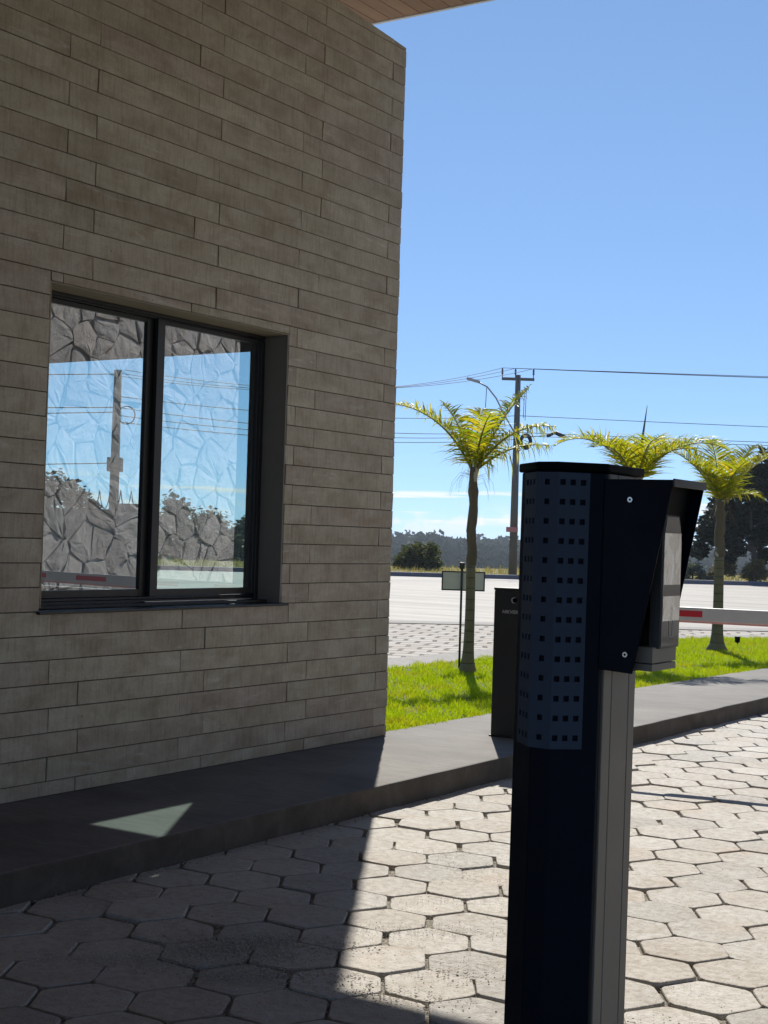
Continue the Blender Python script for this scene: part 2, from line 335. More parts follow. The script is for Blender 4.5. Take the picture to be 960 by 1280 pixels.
# ------------------------------------------------------------------ setting: terrain, road, forecourt, drive, walk, lawn
U_ROAD = Vector((.757, .654, 0)); N_ROAD = Vector((-.654, .757, 0))
def rp(a, s, z=0.): p = U_ROAD*a + N_ROAD*s; return (p.x, p.y, z)
def smooth(a, b, x):
    t = np.clip((x-a)/(b-a), 0, 1); return t*t*(3-2*t)
def terrain_z(s, a=0.):
    return -11*smooth(78, 190, s) + 7.5*smooth(330, 560, s) + 3.0*smooth(560, 900, s) - .03
def terrain():
    ss = np.concatenate([np.linspace(-1400, 60, 12), np.linspace(64, 260, 40), np.linspace(270, 1000, 40), np.array([1100])])
    aa = np.concatenate([np.array([-1100]), np.linspace(-900, 900, 60), np.array([1100])])
    A, S = np.meshgrid(aa, ss); Z = terrain_z(S) + np.where(S > 100, 1.0*np.sin(A*.013+1)*smooth(100, 300, S), 0)
    P = np.stack([A*U_ROAD.x+S*N_ROAD.x, A*U_ROAD.y+S*N_ROAD.y, Z], -1).reshape(-1, 3); w = len(aa)
    i, j = np.meshgrid(np.arange(len(ss)-1), np.arange(w-1), indexing='ij'); b = (i*w+j).ravel()
    o = np_mesh('terrain', P, np.stack([b, b+1, b+w+1, b+w], -1), M['terrain'], smooth=True); tag(o, kind='structure')
    o.data.materials.append(M['floor'])
    for p in o.data.polygons:
        if 240 < p.center.dot(N_ROAD): p.material_index = 1
terrain()
def sheet(name, pts, m):
    b = MB(); b.add(pts, [tuple(range(len(pts)))]); return tag(b.build(name, m), kind='structure')
sheet('road', [rp(-1.2, 25.6, .004), rp(400, 25.6, .004), rp(400, 56.6, .004), rp(-1.2, 56.6, .004)], M['road'])
sheet('forecourt', [(-60, -25, -.004), (-4.9, -25, -.004), (-4.9, 29, -.004), (8.2, 29, -.004), (8.2, 19.2, -.004), (40, 19.2, -.004), (40, 68.4, -.004), rp(-1.2, 25.7, -.004), rp(-36, 25.7, -.004), (-60, 0, -.004)], M['plaza'])
b = MB(); b.add([rp(-400, 56.6, 0), rp(400, 56.6, 0), rp(400, 57.1, 0), rp(-400, 57.1, 0), rp(-400, 56.6, .17), rp(400, 56.6, .17), rp(400, 57.1, .17), rp(-400, 57.1, .17)], [(0,1,5,4), (4,5,6,7), (3,7,6,2)])
tag(b.build('far_kerb', M['kerbblue']), kind='structure')
# pavement band between road and forecourt
sheet('pavement_band', [rp(-1.2, 25.2, .008), rp(40, 25.2, .008), rp(40, 26.0, .008), rp(-1.2, 26.0, .008)], M['kerbgrey'])

LAWN = [(-8.32, 8.45), (-5.52, 8.45), (-5.50, 13.0), (-5.36, 16.3), (-5.2, 23.0), (-7.0, 22.6), (-8.0, 20.9), (-8.25, 15.5)]
b = MB(); b.box(-5.62, -4.32, -8, 8.5, -.05, .14); b.build
walk = MB(); walk.prism([(-5.62, -8), *[(np.interp(y, [-8, 10, 14, 30], [-4.32, -4.32, -4.27, -4.20])+rng.normal(0, .0035), y) for y in np.arange(-8, 30.01, .22)], (-5.1, 30), (-5.2, 23), (-5.36, 16.3), (-5.50, 13.0), (-5.52, 8.45), (-5.62, 8.45)], -.05, .14)
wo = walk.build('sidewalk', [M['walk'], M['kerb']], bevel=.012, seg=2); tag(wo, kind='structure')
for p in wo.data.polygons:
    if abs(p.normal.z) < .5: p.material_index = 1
kb = MB()
kp = [(-8.32, 8.45), (-8.25, 15.5), (-8.0, 20.9), (-7.0, 22.6), (-5.2, 23.0)]
for i in range(len(kp)-1):
    (x0, y0), (x1, y1) = kp[i], kp[i+1]; d = Vector((x1-x0, y1-y0, 0)).normalized(); n = Vector((-d.y, d.x, 0))
    q = [(x0, y0), (x1, y1), (x1+n.x*.95, y1+n.y*.95+d.y*.3), (x0+n.x*.95, y0+n.y*.95)]
    kb.prism(q, -.05, .085+.003*i)
tag(kb.build('lawn_kerb', M['kerbgrey'], bevel=.01), kind='structure')
b = MB(); b.prism(LAWN, -.05, .115); tag(b.build('lawn_ground', M['soil']), kind='structure')
def inside(poly, x, y):
    r = np.zeros(len(x), bool); n = len(poly)
    for i in range(n):
        (x0, y0), (x1, y1) = poly[i], poly[(i+1)%n]
        c = ((y0 > y) != (y1 > y)) & (x < (x1-x0)*(y-y0)/(y1-y0+1e-12)+x0); r ^= c
    return r
def blades(name, poly, n, hmin, hmax, wd, z0, mat, lean=.5, bias=1.0, kind='stuff'):
    xs = [p[0] for p in poly]; ys = [p[1] for p in poly]
    x = rng.uniform(min(xs), max(xs), n*2); y = min(ys)+(max(ys)-min(ys))*rng.uniform(0, 1, n*2)**bias; k = inside(poly, x, y); x, y = x[k][:n], y[k][:n]; n = len(x)
    clump = .75+.5*np.sin(x*5.1+1.3*np.sin(y*3.3))*np.sin(y*4.3)*.5+.25*np.sin(x*17+y*13)
    h = rng.uniform(hmin, hmax, n)*clump; a = rng.uniform(0, 2*np.pi, n); l = rng.uniform(.1, lean, n)*h; a2 = rng.uniform(0, 2*np.pi, n); w = wd*rng.uniform(.6, 1.3, n)
    B = np.stack([x, y, np.full(n, z0)], -1); s = np.stack([np.cos(a), np.sin(a), 0*a], -1)*w[:, None]
    t = np.stack([np.cos(a2)*l, np.sin(a2)*l, h], -1); mid = t*np.array([.35, .35, .6])
    V = np.stack([B-s, B+s, B+mid+s*.7, B+mid-s*.7, B+t], 1).reshape(-1, 3); i = np.arange(n)[:, None]*5
    F = np.concatenate([i+np.array([0, 1, 2]), i+np.array([0, 2, 3]), i+np.array([3, 2, 4])])
    return tag(np_mesh(name, V, F, mat), kind=kind)
LAWNG = [(x+(.035 if x > -6.5 else -.03), y) for x, y in LAWN]
g = blades('grass', LAWNG, 110000, .035, .075, .0035, .112, M['blade'], .8, 1.35)
tag(g, 'bright green mown lawn grass between the walk and the forecourt', 'grass')

# hexagonal paver drive
EDGES = []
def drive():
    th = -.0299+WALL_YAW; sp = .21069*EYE; tx, ty = .7615*EYE, 3.2253*EYE
    ox = math.cos(WALL_YAW)*tx - math.sin(WALL_YAW)*ty; oy = math.sin(WALL_YAW)*tx + math.cos(WALL_YAW)*ty
    a1 = np.array([math.cos(th), math.sin(th)])*sp; a2 = np.array([math.cos(th+math.pi/3), math.sin(th+math.pi/3)])*sp
    e1 = a1/sp; e2 = np.array([-e1[1], e1[0]]); V = []; F = []
    for i in range(-60, 60):
        for j in range(-60, 60):
            c = np.array([ox, oy]) + i*a1 + j*a2
            if not (-4.62 < c[0] < 3.2 and .3 < c[1] < 19): continue
            c = c + rng.normal(0, .004, 2); rot = rng.normal(0, .015); Rr = sp/math.sqrt(3)
            z0 = rng.normal(0, .003); tilt = rng.normal(0, .007, 2)
            EDGES.append((c[0], c[1], e1[0]*sp/2, e1[1]*sp/2, e2[0], e2[1])); base = len(V); chip = rng.random() < .12
            outer = []
            for k in range(6):
                an = math.pi/6+k*math.pi/3+rot; p = np.array([math.cos(an), math.sin(an)])*Rr*np.array([.93, .953]) + rng.normal(0, .0025, 2)
                if chip and k == int(rng.integers(6)): p *= .9
                # two vertices a corner: the corners are worn round
                for dd in (-.075, .075):
                    q = np.array([math.cos(an+dd), math.sin(an+dd)])*np.hypot(*p)*(1-.012)
                    outer.append(q)
            m = len(outer)
            rings = [(1, -.06, 0), (1, -.0055, 0), (.988, -.0012, 0), (.965, 0, 0)]
            for sc, dz, _ in rings:
                for q in outer:
                    w = c + (e1*q[0]+e2*q[1])*sc; V.append((w[0], w[1], z0+dz+(q[0]*tilt[0]+q[1]*tilt[1] if dz > -.05 else 0)))
            for r in range(len(rings)-1):
                for k in range(m): F.append((base+r*m+k, base+r*m+(k+1)%m, base+(r+1)*m+(k+1)%m, base+(r+1)*m+k))
            F.append(tuple(base+(len(rings)-1)*m+k for k in range(m)))
    me = bpy.data.meshes.new('driveway'); me.from_pydata(V, [], F); me.materials.append(M['paver'])
    me.update(); tag(link('driveway', me), kind='structure')
drive()
bd = MB(); bd.add([(-4.7, -.2, -.014), (3.6, -.2, -.014), (3.6, 19.5, -.014), (-4.7, 19.5, -.014)], [(0,1,2,3)])
M['bed'] and None
tag(bd.build('joint_bed', M['bed'], loc=(0, 0, -.006)), kind='structure')
sheet('drive_apron', [(-4.35, 19.4, .0), (8, 19.4, .0), (8, 34, .0), (-4.3, 34, .0)], M['plaza'])
sheet('drive_near', [(-4.3, -25, .0), (9, -25, .0), (9, -.1, .0), (-4.3, -.1, .0)], M['plaza'])
def gravel():
    pts = []
    for cx, cyy, sx, sy, n in [(-3.25,5.79,.16,.06,420), (-3.46,5.93,.12,.06,260), (-3.1,5.6,.14,.05,240), (-2.79,4.79,.16,.05,420), (-2.98,4.63,.14,.06,380), (-3.23,4.21,.20,.07,1900), (-3.25,4.02,.16,.06,1100), (-3.0,3.9,.18,.06,1300), (-2.64,3.96,.10,.04,150), (-3.5,3.75,.18,.06,900), (-3.9,4.3,.10,.12,500), (-2.49,3.99,.15,.06,200), (-3.0,5.2,.2,.06,300), (-2.45,4.4,.12,.08,300), (-1.9,4.6,.2,.2,160), (-2.2,5.3,.2,.2,140), (-1.7,4.2,.2,.15,200)]:
        an = .55; a = rng.normal(0, sx, n); bb = rng.normal(0, sy, n)
        pts.append(np.stack([cx+a*math.cos(an)-bb*math.sin(an), cyy+a*math.sin(an)+bb*math.cos(an), rng.uniform(.001, .007, n)], -1))
    npatch = sum(len(p) for p in pts); n = 2600; y = rng.uniform(3, 12, n); pts.append(np.stack([-4.31+np.abs(rng.normal(0, .035, n)), y, np.full(n, .003)], -1))
    E_ = np.array([e for e in EDGES if -4.4 < e[0] < .4 and 2.6 < e[1] < 8.5]); kk = rng.integers(0, len(E_), 15000); ee = E_[kk]; sg = np.where(rng.random(len(kk)) < .5, 1, -1); uu = rng.uniform(-.10, .10, len(kk)); ww = 1+rng.normal(0, .045, len(kk)); pts.append(np.stack([ee[:, 0]+sg*ee[:, 2]*ww+ee[:, 4]*uu, ee[:, 1]+sg*ee[:, 3]*ww+ee[:, 5]*uu, rng.uniform(-.014, -.002, len(kk))], -1))
    n = 5000; pts.append(np.stack([rng.uniform(-4.3, .3, n), 2.6+rng.uniform(0, 1, n)**1.3*6, np.full(n, -.002)], -1))
    P = np.concatenate(pts); n = len(P); s = rng.uniform(.0012, .0034, n); s[:npatch] = np.where(P[:npatch, 1]+P[:npatch, 0]*.05 > 4.3, rng.uniform(.001, .0028, npatch), rng.uniform(.0016, .005, npatch)); s[npatch:npatch+2600] *= 1.7
    base = np.array([[1,0,0],[-1,0,0],[0,1,0],[0,-1,0],[0,0,.45],[0,0,-.45]]); fc = np.array([[0,2,4],[2,1,4],[1,3,4],[3,0,4],[2,0,5],[1,2,5],[3,1,5],[0,3,5]])
    a = rng.uniform(0, 6.28, n); ca, sa = np.cos(a), np.sin(a); j = 1+rng.normal(0, .25, (n, 6, 3)); B = base[None]*j*s[:, None, None]
    V = np.stack([B[..., 0]*ca[:, None]-B[..., 1]*sa[:, None], B[..., 0]*sa[:, None]+B[..., 1]*ca[:, None], B[..., 2]], -1)+P[:, None]
    F = (np.arange(n)[:, None, None]*6+fc[None]).reshape(-1, 3)
    o = np_mesh('gravel', V.reshape(-1, 3), F, M['pebble']); tag(o, 'loose gravel spilled over the hexagonal pavers and their joints', 'gravel', kind='stuff')
gravel()

# ------------------------------------------------------------------ guardhouse
GX, GY0, GY1 = -5.40, -2.0, 8.35
WY0, WY1, WZ0, WZ1 = 5.112, 7.11, 1.077, 2.75
house = empty('guardhouse', (-5.4, 8.35, .14), 'grey brown concrete plank clad gatehouse with a sliding window', 'building')
HO = Vector(house.location)
def hb(mb, name, mats, parent=None, **k):           # build in world coordinates, parented to the house
    mb.v = [(x-HO.x, y-HO.y, z-HO.z) for x, y, z in mb.v]
    return mb.build(name, mats, parent or house, **k)
def wall_top(y): return min(5.2, 4.968-.0621*(y-7.494))
def cladding():
    mb = MB(); h = .1231; g = .0022
    def slab(y0, y1, z0, z1):
        if y1-y0 < .006 or z1-z0 < .006: return
        x = GX+rng.normal(0, .002); a, b_ = y0+g, (y1-g if y1 < GY1-.001 else y1); lo = z0+g
        t0, t1 = min(z1-g, wall_top(a)), min(z1-g, wall_top(b_))
        if t0 <= lo+.004 or t1 <= lo+.004: return
        k = rng.normal(0, .0016, 4)
        mb.add([(GX-.03,a,lo),(x+k[0],a,lo),(x+k[1],b_,lo),(GX-.03,b_,lo),(GX-.03,a,t0),(x+k[2],a,t0),(x+k[3],b_,t1),(GX-.03,b_,t1)],
               [(0,3,2,1),(4,5,6,7),(0,1,5,4),(1,2,6,5),(2,3,7,6),(3,0,4,7)])
    for n in range(-8, 36):
        z0 = WZ0+n*h; z1 = z0+h; z0 = max(z0, .141)
        if z1 < .15: continue
        js = [5.192+(.207 if n % 2 == 0 else 0)+k for k in range(-9, 5)]
        js = [GY0]+[j+rng.normal(0, .003) for j in js if GY0 < j < GY1-.01]+[GY1]
        for a, b_ in zip(js[:-1], js[1:]):
            if z1 <= WZ0+.001 or z0 >= WZ1 or b_ <= WY0 or a >= WY1: slab(a, b_, z0, z1)
            else:
                if z1 > WZ1+.012: slab(max(a, WY0), min(b_, WY1), WZ1, z1)
                if a < WY0: slab(a, WY0, z0, z1)
                if b_ > WY1: slab(WY1, b_, z0, z1)
    return hb(mb, 'cladding', M['slab'], bevel=.0018, seg=1)
cladding()
core = MB()
X0, X1 = -5.65, GX-.009
for y0, y1, z0, z1 in ((GY0, WY0, .14, 4.9), (WY1, GY1+.0005, .14, 4.9), (WY0, WY1, .14, WZ0-.02), (WY0, WY1, WZ1, 4.9)): core.box(X0, X1, y0, y1, z0, z1)
hb(core, 'wall_core', M['mortar'])
rv = MB(); rv.box(X0+.002, GX-.004, WY0, WY1-.012, WZ1-.008, WZ1-.0005); rv.box(X0+.002, GX-.004, WY0+.0005, WY0+.01, WZ0+.02, WZ1-.008); hb(rv, 'window_reveal', M['reveal'])
rj = MB(); rj.box(X0+.002, GX-.003, WY1-.012, WY1-.0005, WZ0+.002, WZ1-.0005); hb(rj, 'jamb_panel', M['jambmetal'], bevel=.001, seg=1)
# rest of the house: a room behind the window, ending flush with its right jamb
rm = MB(); RY, RXB = 7.06, -8.7
rm.box(RXB-.15, X0, GY0, GY0+.15, .14, 4.85); rm.box(RXB-.15, RXB, GY0+.15, RY+.12, .14, 4.85)
rm.box(RXB, X0, RY, RY+.12, .14, 1.065); rm.box(RXB, X0, RY, RY+.12, 2.75, 4.85); rm.box(RXB, -8.45, RY, RY+.12, 1.065, 2.75)
hb(rm, 'rear_walls', M['roof'])
fl = MB(); fl.box(RXB, X0-.002, GY0+.15, RY, .14, .16); fl.box(RXB, X0-.002, GY0+.15, RY-.002, 2.95, 3.05); hb(fl, 'room_floor_and_ceiling', M['interior'])
lin = MB(); lin.box(RXB+.002, X0-.004, RY-.012, RY-.002, .16, 1.06); lin.box(RXB+.002, X0-.004, RY-.012, RY-.002, 2.645, 2.949); lin.box(RXB+.001, RXB+.012, GY0+.16, RY-.013, .161, 2.949); lin.box(RXB+.02, X0-.006, GY0+.152, GY0+.16, .161, 2.949); hb(lin, 'room_lining', M['interior'])
lg = MB(); lg.box(-8.7, -6.36, RY+.122, RY+1.35, 2.97, 3.09); hb(lg, 'sun_blocker', M['roof'], bevel=.005)  # unseen slab added outside the end glass to clip the sun patch
dk = MB(); dk.box(-6.25, X0-.006, 5.0, 6.9, .86, .90); dk.box(-6.22, -6.18, 5.05, 6.85, .16, .86); hb(dk, 'counter', M['interior'], bevel=.003)
# end window
ew = MB(); Y0 = RY+.004; Y1 = RY+.05
for x0, x1, z0, z1 in ((-8.45, -8.40, 1.066, 2.749), (-5.668, X0-.001, 1.066, 2.749), (-8.40, -5.668, 1.066, 1.10), (-8.40, -5.668, 2.735, 2.749)): ew.box(x0, x1, Y0, Y1, z0, z1)
ewo = hb(ew, 'window', M['frame'])
eg = MB(); eg.add([(-8.40, Y0+.03, 1.10), (-5.668, Y0+.03, 1.10), (-5.668, Y0+.03, 2.735), (-8.40, Y0+.03, 2.735)], [(0,1,2,3)]); hb(eg, 'glass', M['glass2'], ewo)
# sliding window
fr = MB(); FX0, FX1 = -5.645, -5.575
fr.box(FX0, FX1, WY0+.010, WY1-.012, 2.722, WZ1-.008); fr.box(FX0, FX1-.012, WY0+.010, WY1-.012, 2.712, 2.722)
fr.box(FX0, FX1, WY0+.010, WY0+.06, WZ0+.02, 2.712); fr.box(FX0, FX1, WY1-.047, WY1-.012, WZ0+.02, 2.712)
fr.box(FX0, FX1, WY0+.06, WY1-.047, WZ0+.004, 1.112); fr.box(FX0+.03, FX1-.026, WY0+.06, WY1-.047, 1.112, 1.128)
win = hb(fr, 'window', M['frame'], bevel=.0025, seg=1)
def sash(y0, y1, x0, x1, stile_r, stile_l):
    s = MB(); zt, zb = 2.711, 1.13
    s.box(x0, x1, y0, y0+stile_l, zb, zt); s.box(x0, x1, y1-stile_r, y1, zb, zt); s.box(x0+.002, x1-.002, y0+stile_l, y1-stile_r, zb, zb+.040); s.box(x0+.002, x1-.002, y0+stile_l, y1-stile_r, zt-.026, zt)
    o = hb(s, 'sash', M['frame'], win, bevel=.002, seg=1)
    return o
sash(WY0+.061, 6.135, -5.642, -5.612, .075, .045); sash(6.11, WY1-.048, -5.606, -5.577, .028, .062)
gl = MB(); gx = -5.627; gl.add([(gx, WY0+.10, 1.165), (gx, 6.065, 1.165), (gx, 6.065, 2.690), (gx, WY0+.10, 2.690)], [(0,1,2,3)])
hb(gl, 'glass', M['glass'], win)
gl = MB(); gx = -5.592; gl.add([(gx, 6.17, 1.165), (gx, 7.038, 1.165), (gx, 7.038, 2.690), (gx, 6.17, 2.690)], [(0,1,2,3)])
hb(gl, 'glass', M['glass'], win)
tr = MB(); tr.box(-5.573, -5.555, 6.05, WY1-.10, WZ0+.0215, WZ0+.026); hb(tr, 'track', M['track'], win)
sl = MB(); sl.box(-5.645, GX+.028, WY0-.026, WY1+.045, WZ0-.013, WZ0+.002); sl.box(-5.645, GX-.10, WY0+.012, WY1-.014, WZ0+.0025, WZ0+.02); hb(sl, 'sill', M['frame'], win, bevel=.003, seg=1)

# canopy roof above the gatehouse and the lane
roof = empty('canopy_roof', (-3, 3, 5.25), 'flat canopy roof with brown wood plank soffit and white edge above the gatehouse', 'roof')
RZ, RYF, RX0, RX1, RYB = 5.25, 8.63, -9.2, 11.0, -14.0  # side and rear reach lengthened out of view to deepen the shade below
sf = MB(); x = RX0; pw = .125
while x < RX1:
    sf.box(x+.003, min(x+pw-.003, RX1), RYB, RYF-.035, RZ+.0, RZ+.018); x += pw
def rb(mb, name, mats, **k): mb.v = [(a+3, c-3, d-5.25) for a, c, d in mb.v]; return mb.build(name, mats, roof, **k)
rb(sf, 'soffit', M['soffit'])
s2 = MB(); s2.box(RX0, RX1, RYB, RYF-.03, RZ+.0185, RZ+.42); rb(s2, 'slab', M['mortar'])
s3 = MB(); s3.box(RX0, RX1, RYF-.029, RYF, RZ-.006, RZ+.44); rb(s3, 'fascia', M['trim'], bevel=.004)
s4 = MB(); 
for y in (-1.5, 2.5, 6.4): s4.box(-6.6, -6.3, y-.15, y+.15, 3.06, RZ+.02) if y > 0 else s4.box(-6.6, -6.3, y-.15, y+.15, 3.06, RZ+.02)
for y in (-8, 0): s4.box(9.2, 9.6, y-.2, y+.2, 0, RZ+.02)
rb(s4, 'post', M['roof'])

# rough stone gate wall on the other side of the lane (seen in the window)
def stone_wall():
    X = 2.3; y0, y1, z0, z1 = 7.6, 21.5, 0, 6.2
    root = empty('stone_gate_wall', (X+.4, 15.5, 0), 'tall irregular field stone gate wall reflected in the gatehouse window', 'stone wall')
    c = MB(); c.box(X+.02, X+.8, y0, y1, z0, z1-.1); c.v = [(a-X-.4, b_-15.5, d) for a, b_, d in c.v]; c.build('core', M['roof'], root)
    # stones: a relaxed Voronoi-like mosaic cut from a jittered grid, each stone a pillowed polygon
    seeds = []; gy, gz = .34, .38; r = 0; z = z0-.3
    while z < z1+.4:
        y = y0-.3+(r % 2)*gy/2
        while y < y1+.4: seeds.append((y+rng.uniform(-.21, .21), z+rng.uniform(-.20, .20))); y += gy*rng.uniform(.8, 1.25)
        z += gz; r += 1
    S = np.array(seeds); V = []; F = []
    for k, (sy, sz) in enumerate(S):
        poly = [(sy-.7, sz-.7), (sy+.7, sz-.7), (sy+.7, sz+.7), (sy-.7, sz+.7)]
        d = np.hypot(S[:, 0]-sy, S[:, 1]-sz)
        for q in np.argsort(d)[1:18]:
            mx, mz = (S[q]+S[k])/2; nx, nz = S[q]-S[k]; ln = math.hypot(nx, nz); nx /= ln; nz /= ln; mx -= nx*.006; mz -= nz*.006; out = []
            for i in range(len(poly)):
                a, b_ = poly[i], poly[(i+1) % len(poly)]; da = (a[0]-mx)*nx+(a[1]-mz)*nz; db = (b_[0]-mx)*nx+(b_[1]-mz)*nz
                if da <= 0: out.append(a)
                if da*db < 0: t = da/(da-db); out.append((a[0]+(b_[0]-a[0])*t, a[1]+(b_[1]-a[1])*t))
            poly = out
            if len(poly) < 3: break
        if len(poly) < 3: continue
        poly = [(min(max(a, y0), y1), min(max(b_, z0), z1)) for a, b_ in poly]; cy_ = sum(p[0] for p in poly)/len(poly); cz_ = sum(p[1] for p in poly)/len(poly)
        # densify
        dp = []
        for i in range(len(poly)):
            a, b_ = poly[i], poly[(i+1) % len(poly)]
            for t in (0, .5): dp.append((a[0]+(b_[0]-a[0])*t+rng.normal(0, .014), a[1]+(b_[1]-a[1])*t+rng.normal(0, .014)))
        pr_ = rng.uniform(.010, .032); m = len(dp); b0 = len(V); ty, tz = rng.normal(0, .05, 2)
        for sc, dx in ((1, .022), (.985, .0), (.955, -pr_*.7), (.62, -pr_), (.0, -pr_)):
            for p in (dp if sc else [(cy_, cz_)]):
                yy = cy_+(p[0]-cy_)*sc; zz = cz_+(p[1]-cz_)*sc; o_ = dx+((yy-cy_)*ty+(zz-cz_)*tz+rng.normal(0, .005) if dx < -.001 else 0)
                V.append((X+o_-X-.4, yy-15.5, zz))
        for r_ in range(3):
            for i in range(m): F.append((b0+r_*m+i, b0+r_*m+(i+1) % m, b0+(r_+1)*m+(i+1) % m, b0+(r_+1)*m+i))
        for i in range(m): F.append((b0+3*m+i, b0+3*m+(i+1) % m, b0+4*m))
    me = bpy.data.meshes.new('stones'); me.from_pydata(V, [], F);  me.materials.append(M['stone']); me.update()
    bm = bmesh.new(); bm.from_mesh(me); bmesh.ops.recalc_face_normals(bm, faces=bm.faces); bm.to_mesh(me); bm.free()
    link('stones', me, root)
stone_wall()

# ------------------------------------------------------------------ access terminal (foreground)
def terminal():
    root = empty('access_terminal', (-1.228, 2.674, 0), 'dark navy access pillar with perforated cover and hooded screen in the foreground', 'access terminal')
    root.rotation_euler = (0, R(.35), 0)
    a, aL, c, sd = .071, .083, .043, .175            # 45 degree facets, front facet, side depth; origin = right front corner
    bx0 = -a-aL-c
    def plan(o=0.):
        k = o*math.tan(math.pi/8)
        return [(o, -k), (o, sd+o), (bx0-o, sd+o), (bx0-o, aL-a-k), (bx0+aL-k, -a-o), (-a+k, -a-o)]
    b = MB(); b.prism([(0, 0), (0, .012), (-.012, .012), (-.012, sd), (bx0, sd), (bx0, aL-a), (bx0+aL, -a), (-a, -a)], 0, 1.645); b.build('body', M['navy'], root, bevel=.003)
    b = MB(); b.prism([(.02, -.02), (.02, sd+.02), (bx0-.02, sd+.02), (bx0-.02, -.02), (bx0+aL-.03, -a-.04), (-a+.03, -a-.04)], 0, .012); b.build('base_plate', M['black'], root, bevel=.002)
    b = MB(); b.prism(plan(.007), 1.6455, 1.664); b.build('cap', M['black'], root, bevel=.004)
    b = MB(); b.box(-.0118, .004, .013, .052, .02, 1.644); b.box(-.0118, .004, .0545, .138, .02, 1.644); b.box(-.0118, .004, .1405, .173, .02, 1.644); b.build('side_panel', M['greymetal'], root, bevel=.0012, seg=1)
    # perforated cover: front facet with one column, 45 degree facets with three columns each; real square openings
    z0, z1 = 1.088, 1.643; rows = 14; hs = .0115; L45 = .068; th = .0022; off = .006
    sm = MB(); k = off*math.tan(math.pi/8)
    P = [Vector((bx0+aL-k-(L45*.7071), -a-off+L45*.7071, 0)), Vector((bx0+aL-k, -a-off, 0)), Vector((-a+k, -a-off, 0)), Vector((-a+k+L45*.7071, -a-off+L45*.7071, 0))]
    for fi, cols in ((0, 3), (1, 1), (2, 3)):
        A, B = P[fi], P[fi+1]; d = (B-A).normalized(); A = A-d*(.008 if fi == 0 else 0); n = Vector((d.y, -d.x, 0)); ln = (B-A).length
        xs = [0.]; pit = .0215
        for q in range(cols):
            cc = ln/2+(q-(cols-1)/2)*pit - (.002 if fi == 2 else 0); xs += [cc-hs/2, cc+hs/2]
        xs.append(ln); zs = [z0]
        for r_ in range(rows):
            cc = z0+.022+(z1-z0-.042)*r_/(rows-1); zs += [cc-hs/2, cc+hs/2]
        zs.append(z1)
        def pt(u, z, w): q = A+d*u+n*w; return (q.x, q.y, z)
        for i in range(len(xs)-1):
            for j in range(len(zs)-1):
                if i % 2 and j % 2:
                    u0, u1, w0, w1 = xs[i], xs[i+1], zs[j], zs[j+1]
                    for (p, q) in (((u0,w0),(u1,w0)), ((u1,w0),(u1,w1)), ((u1,w1),(u0,w1)), ((u0,w1),(u0,w0))):
                        sm.add([pt(*p, 0), pt(*q, 0), pt(*q, -th), pt(*p, -th)], [(0,1,2,3)])
                    continue
                sm.add([pt(xs[i], zs[j], 0), pt(xs[i+1], zs[j], 0), pt(xs[i+1], zs[j+1], 0), pt(xs[i], zs[j+1], 0)], [(0,1,2,3)])
        if fi == 0: sm.add([pt(0, z0, 0), pt(0, z1, 0), pt(0, z1, -off), pt(0, z0, -off)], [(0,1,2,3)])
        if fi == 2: sm.add([pt(ln, z0, 0), pt(ln, z0, -off), pt(ln, z1, -off), pt(ln, z1, 0)], [(0,1,2,3)])
        sm.add([pt(0, z0, 0), pt(0, z0, -off), pt(ln, z0, -off), pt(ln, z0, 0)], [(0,1,2,3)])
    sm.build('perforated_cover', M['navyshell'], root)
    # hood
    zt, zb = 1.633, 1.249
    for y in (-.004, sd-.010):
        h = MB(); q = [(-.001, y, zb), (.072, y, zb-.004), (.146, y, zt-.004), (-.001, y, zt)]
        h.plate([Vector(p) for p in q], -.0035); h.build('hood_plate', M['navy'], root, bevel=.001, seg=1)
    h = MB(); h.box(-.001, .1455, -.0035, sd-.0105, zt-.006, zt+.0); h.build('hood_top', M['navy'], root, bevel=.001, seg=1)
    h = MB(); h.box(.146, .150, -.0075, sd-.0065, zt-.014, zt+.002); h.build('hood_lip', M['lip'], root, bevel=.001, seg=1)  # lip paler than the navy hood: its lit front is put into the colour
    h = MB(); h.plate([Vector(p) for p in ((.06, 0, zb+.0), (.06, sd-.016, zb+.0), (.118, sd-.016, zt-.004), (.118, 0, zt-.004))], .003); h.build('hood_back', M['black'], root)
    h = MB(); h.box(.0045, .104, .02, sd-.03, zb+.018, zb+.05); h.box(.0045, .104, .02, sd-.03, zb+.002, zb+.016); h.build('tray', M['greymetal'], root, bevel=.001)
    # device: slab with clipped top corners
    d0, d1, w0, w1, s0, s1 = .088, .112, .036, .138, zb+.047, zb+.316
    def outline(m, z): return [(w0+m, s0+m), (w1-m, s0+m), (w1-m, s1-.05-m), (w1-.014-m, s1-m), (w0+.014+m, s1-m), (w0+m, s1-.05-m)]
    dv = MB(); o1 = outline(0, 0); n = len(o1)
    dv.add([(d0, y, z) for y, z in o1]+[(d1, y, z) for y, z in o1], [tuple(range(n-1,-1,-1)), tuple(range(n,2*n))]+[(i,(i+1)%n,n+(i+1)%n,n+i) for i in range(n)])
    do = dv.build('screen_unit', M['lip'], root, bevel=.002)
    sc = MB(); o1 = outline(.004, 0); sc.add([(d1+.001, y, z) for y, z in o1], [tuple(range(n))]); sc.build('screen', M['screen'], do)
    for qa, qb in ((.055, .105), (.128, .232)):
        fm = MB(); fm.box(d1+.0011, d1+.0015, w0+.007, w1-.007, s0+qa, s0+qb); fm.build('reflection_film', M['reflection_film'], do)  # pale film bands, placed to stand in for bright reflections on the screen
    ic = MB(); y0_, y1_, q0, q1 = .078, .098, s0+.022, s0+.055
